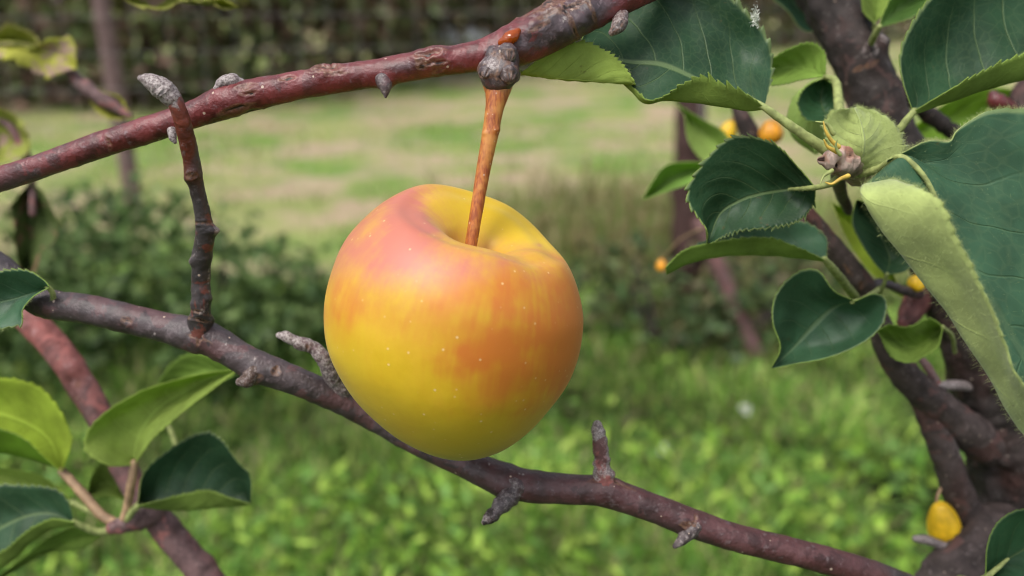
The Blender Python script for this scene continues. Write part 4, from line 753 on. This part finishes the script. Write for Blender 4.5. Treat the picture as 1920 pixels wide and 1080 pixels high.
leaf(tr_, [D(.345, (1648, 50), (1662, 12), (1690, -25), (1760, -45), (1840, -60)), D(.352, (1649, 50, .345), (1710, 0), (1840, -60)), D(.345, (1650, 51), (1705, 32), (1755, 0), (1840, -58))], M['leaf_pale'], 1, teeth=18, seed=102, petiole=[(1632, 85, .36, 6), (1640, 66, .35, 6), (1649, 50, .345, 5)])
leaf(tr_, [D(.36, (1640, 45), (1660, 20), (1670, -20), (1660, -70)), D(.362, (1640, 45), (1648, 0), (1660, -70)), D(.356, (1638, 45), (1618, 20), (1620, -30), (1660, -72))], M['leaf'], 1, teeth=18, seed=103, petiole=[(1628, 95, .365, 5), (1636, 70, .363, 5), (1640, 45, .36, 4)])
leaf(tr_, [D(.40, (1535, 60), (1505, 55), (1478, 22), (1440, -10), (1380, -60)), D(.405, (1535, 60), (1490, 10), (1380, -60)), D(.40, (1536, 58), (1530, 10), (1480, -40), (1380, -62))], M['leaf_fuzzy'], 1, teeth=18, tooth=.0006, seed=104, petiole=[(1575, 75, .395, 5), (1555, 70, .40, 5), (1534, 60, .40, 4)])
leaf(tr_, [D(.30, (1848, 1082), (1852, 1020), (1880, 974), (1935, 955), (2010, 980), (2070, 1040)), D(.305, (1848, 1083), (1890, 1048), (1960, 1020), (2070, 1040)), D(.30, (1850, 1086), (1930, 1090), (2000, 1085), (2070, 1042))], M['leaf_mid'], 1, teeth=22, tooth=.0004, seed=105, petiole=[(1800, 1085, .35, 6), (1825, 1090, .325, 6), (1849, 1082, .301, 6), (1890, 1048, .3025, 3)])
leaf(tr_, [D(.335, (1768, 612), (1740, 600), (1700, 610), (1665, 603), (1640, 618)), D(.345, (1768, 613), (1720, 650), (1680, 640), (1640, 618)), D(.335, (1768, 616), (1760, 655), (1710, 676), (1668, 656), (1640, 620))], M['leaf_sheen'], 1, teeth=14, tooth=.001, wave=.003, seed=106, petiole=[(1790, 660, .36, 4), (1785, 630, .345, 4), (1767, 613, .336, 4)])
leaf(tr_, [D(.42, (1345, 316), (1310, 338), (1250, 358), (1206, 374)), D(.428, (1345, 314), (1280, 325), (1206, 373)), D(.42, (1345, 312), (1300, 303), (1250, 312), (1225, 340), (1206, 372))], M['leaf_light'], 1, teeth=18, tooth=.0005, seed=107, petiole=[(1450, 345, .45, 6), (1400, 320, .435, 6), (1344, 314, .42, 5)])
leaf(tr_, [D(.46, (1380, 297), (1360, 250), (1320, 225), (1262, 189)), D(.468, (1378, 299), (1325, 258), (1262, 190)), D(.46, (1378, 300), (1320, 302), (1290, 262), (1282, 215), (1262, 190))], M['leaf_light'], 1, teeth=18, tooth=.0005, seed=108, petiole=[(1420, 285, .46, 6), (1400, 295, .46, 6), (1377, 299, .46, 5)])
leaf(tr_, [D(.42, (1700, 250), (1780, 190), (1850, 165), (1950, 180), (2040, 230)), D(.425, (1700, 252), (1850, 215), (2040, 232)), D(.42, (1700, 254), (1770, 262), (1880, 265), (2040, 234))], M['leaf_yellow'], 1, teeth=18, tooth=.0006, seed=109, petiole=[(1665, 290, .385, 5), (1680, 270, .40, 5), (1699, 252, .42, 4)])
leaf(tr_, [D(.39, (1700, 560), (1670, 500), (1640, 440), (1600, 400), (1560, 380)), D(.395, (1700, 561), (1640, 470), (1560, 380)), D(.39, (1698, 563), (1640, 520), (1590, 450), (1560, 382))], M['leaf_yellow'], 1, teeth=18, tooth=.0006, seed=110, petiole=[(1720, 590, .378, 5), (1712, 578, .385, 5), (1699, 561, .39, 4)])

# ================================================================== small yellow fruit
M['plum'] = simple("yellow_fruit_skin", (.78, .48, .015), .45, .25, 120, 0, 0, .5, .15)
M['plum_o'] = simple("orange_fruit_skin", (.70, .30, .015), .45, .35, 120, 0, 0, .5, .15)
def fruit(px, py, d, rx, ry, label, stalk, mat='plum', tilt=0, seed=1):
    c0 = P(px, py, d); th = np.linspace(0, np.pi, 40); ph = np.linspace(0, 2 * np.pi, 40, endpoint=False); TH, PH = np.meshgrid(th, ph, indexing='ij'); k = d / F
    rr_ = np.sin(TH) * (1 - .22 * np.cos(TH)) * (1 + .04 * np.cos(5 * PH)); x, y, z = rr_ * np.cos(PH) * rx * k, rr_ * np.sin(PH) * rx * k, np.cos(TH) * (1 - .12 * np.exp(-(TH / .3) ** 2)) * ry * k
    x, z = x * math.cos(tilt) + z * math.sin(tilt), -x * math.sin(tilt) + z * math.cos(tilt)
    V = np.stack([x, y, z], -1).reshape(-1, 3) + c0; ii = np.arange(1600).reshape(40, 40)
    q = np.stack([ii[:-1], ii[1:], np.roll(ii, -1, 1)[1:], np.roll(ii, -1, 1)[:-1]], -1).reshape(-1, 4)
    o = empty("yellow_fruit", c0, label, "fruit", "small yellow fruits on the right-hand tree"); mk("flesh", V, q, M[mat], o)
    wood("stalk", stalk, M['petiole_pink'], o, step=.0008, seg=10, amp=.1, freq=300, seed=seed)
fruit(1770, 985, .374, 29, 54, "yellow teardrop fruit beside the trunk at lower right", [(1756, 942, .374, 3), (1760, 925, .374, 3), (1772, 905, .374, 4)], tilt=-.3)
fruit(1720, 530, .364, 16, 17, "yellow fruit half hidden behind the pinkish limb, under the downy leaf", [(1726, 515, .364, 3), (1738, 505, .368, 3), (1750, 500, .375, 4)], 'plum', .5)
fruit(1758, 570, .40, 13, 22, "small orange fruit tip beside the trunk, right of the pinkish limb", [(1758, 550, .40, 3), (1764, 530, .395, 3), (1775, 515, .388, 4)], 'plum_o', 0)
fruit(1446, 247, .45, 22, 23, "round orange fruit under the thick leaf stalk", [(1440, 268, .432, 3), (1440, 290, .44, 3), (1442, 312, .452, 4)], 'plum_o', 0)
fruit(1364, 250, .475, 17, 26, "bright yellow fruit next to the dark twig tip under the big leaf", [(1372, 226, .474, 3), (1380, 214, .47, 3), (1390, 206, .462, 3)], 'plum', .3)
fruit(1240, 497, .60, 10, 12, "tiny orange fruit near the tip of the folded leaf", [(1242, 485, .60, 2), (1290, 440, .55, 2), (1420, 400, .47, 3), (1480, 395, .452, 3)], 'plum_o', 0)
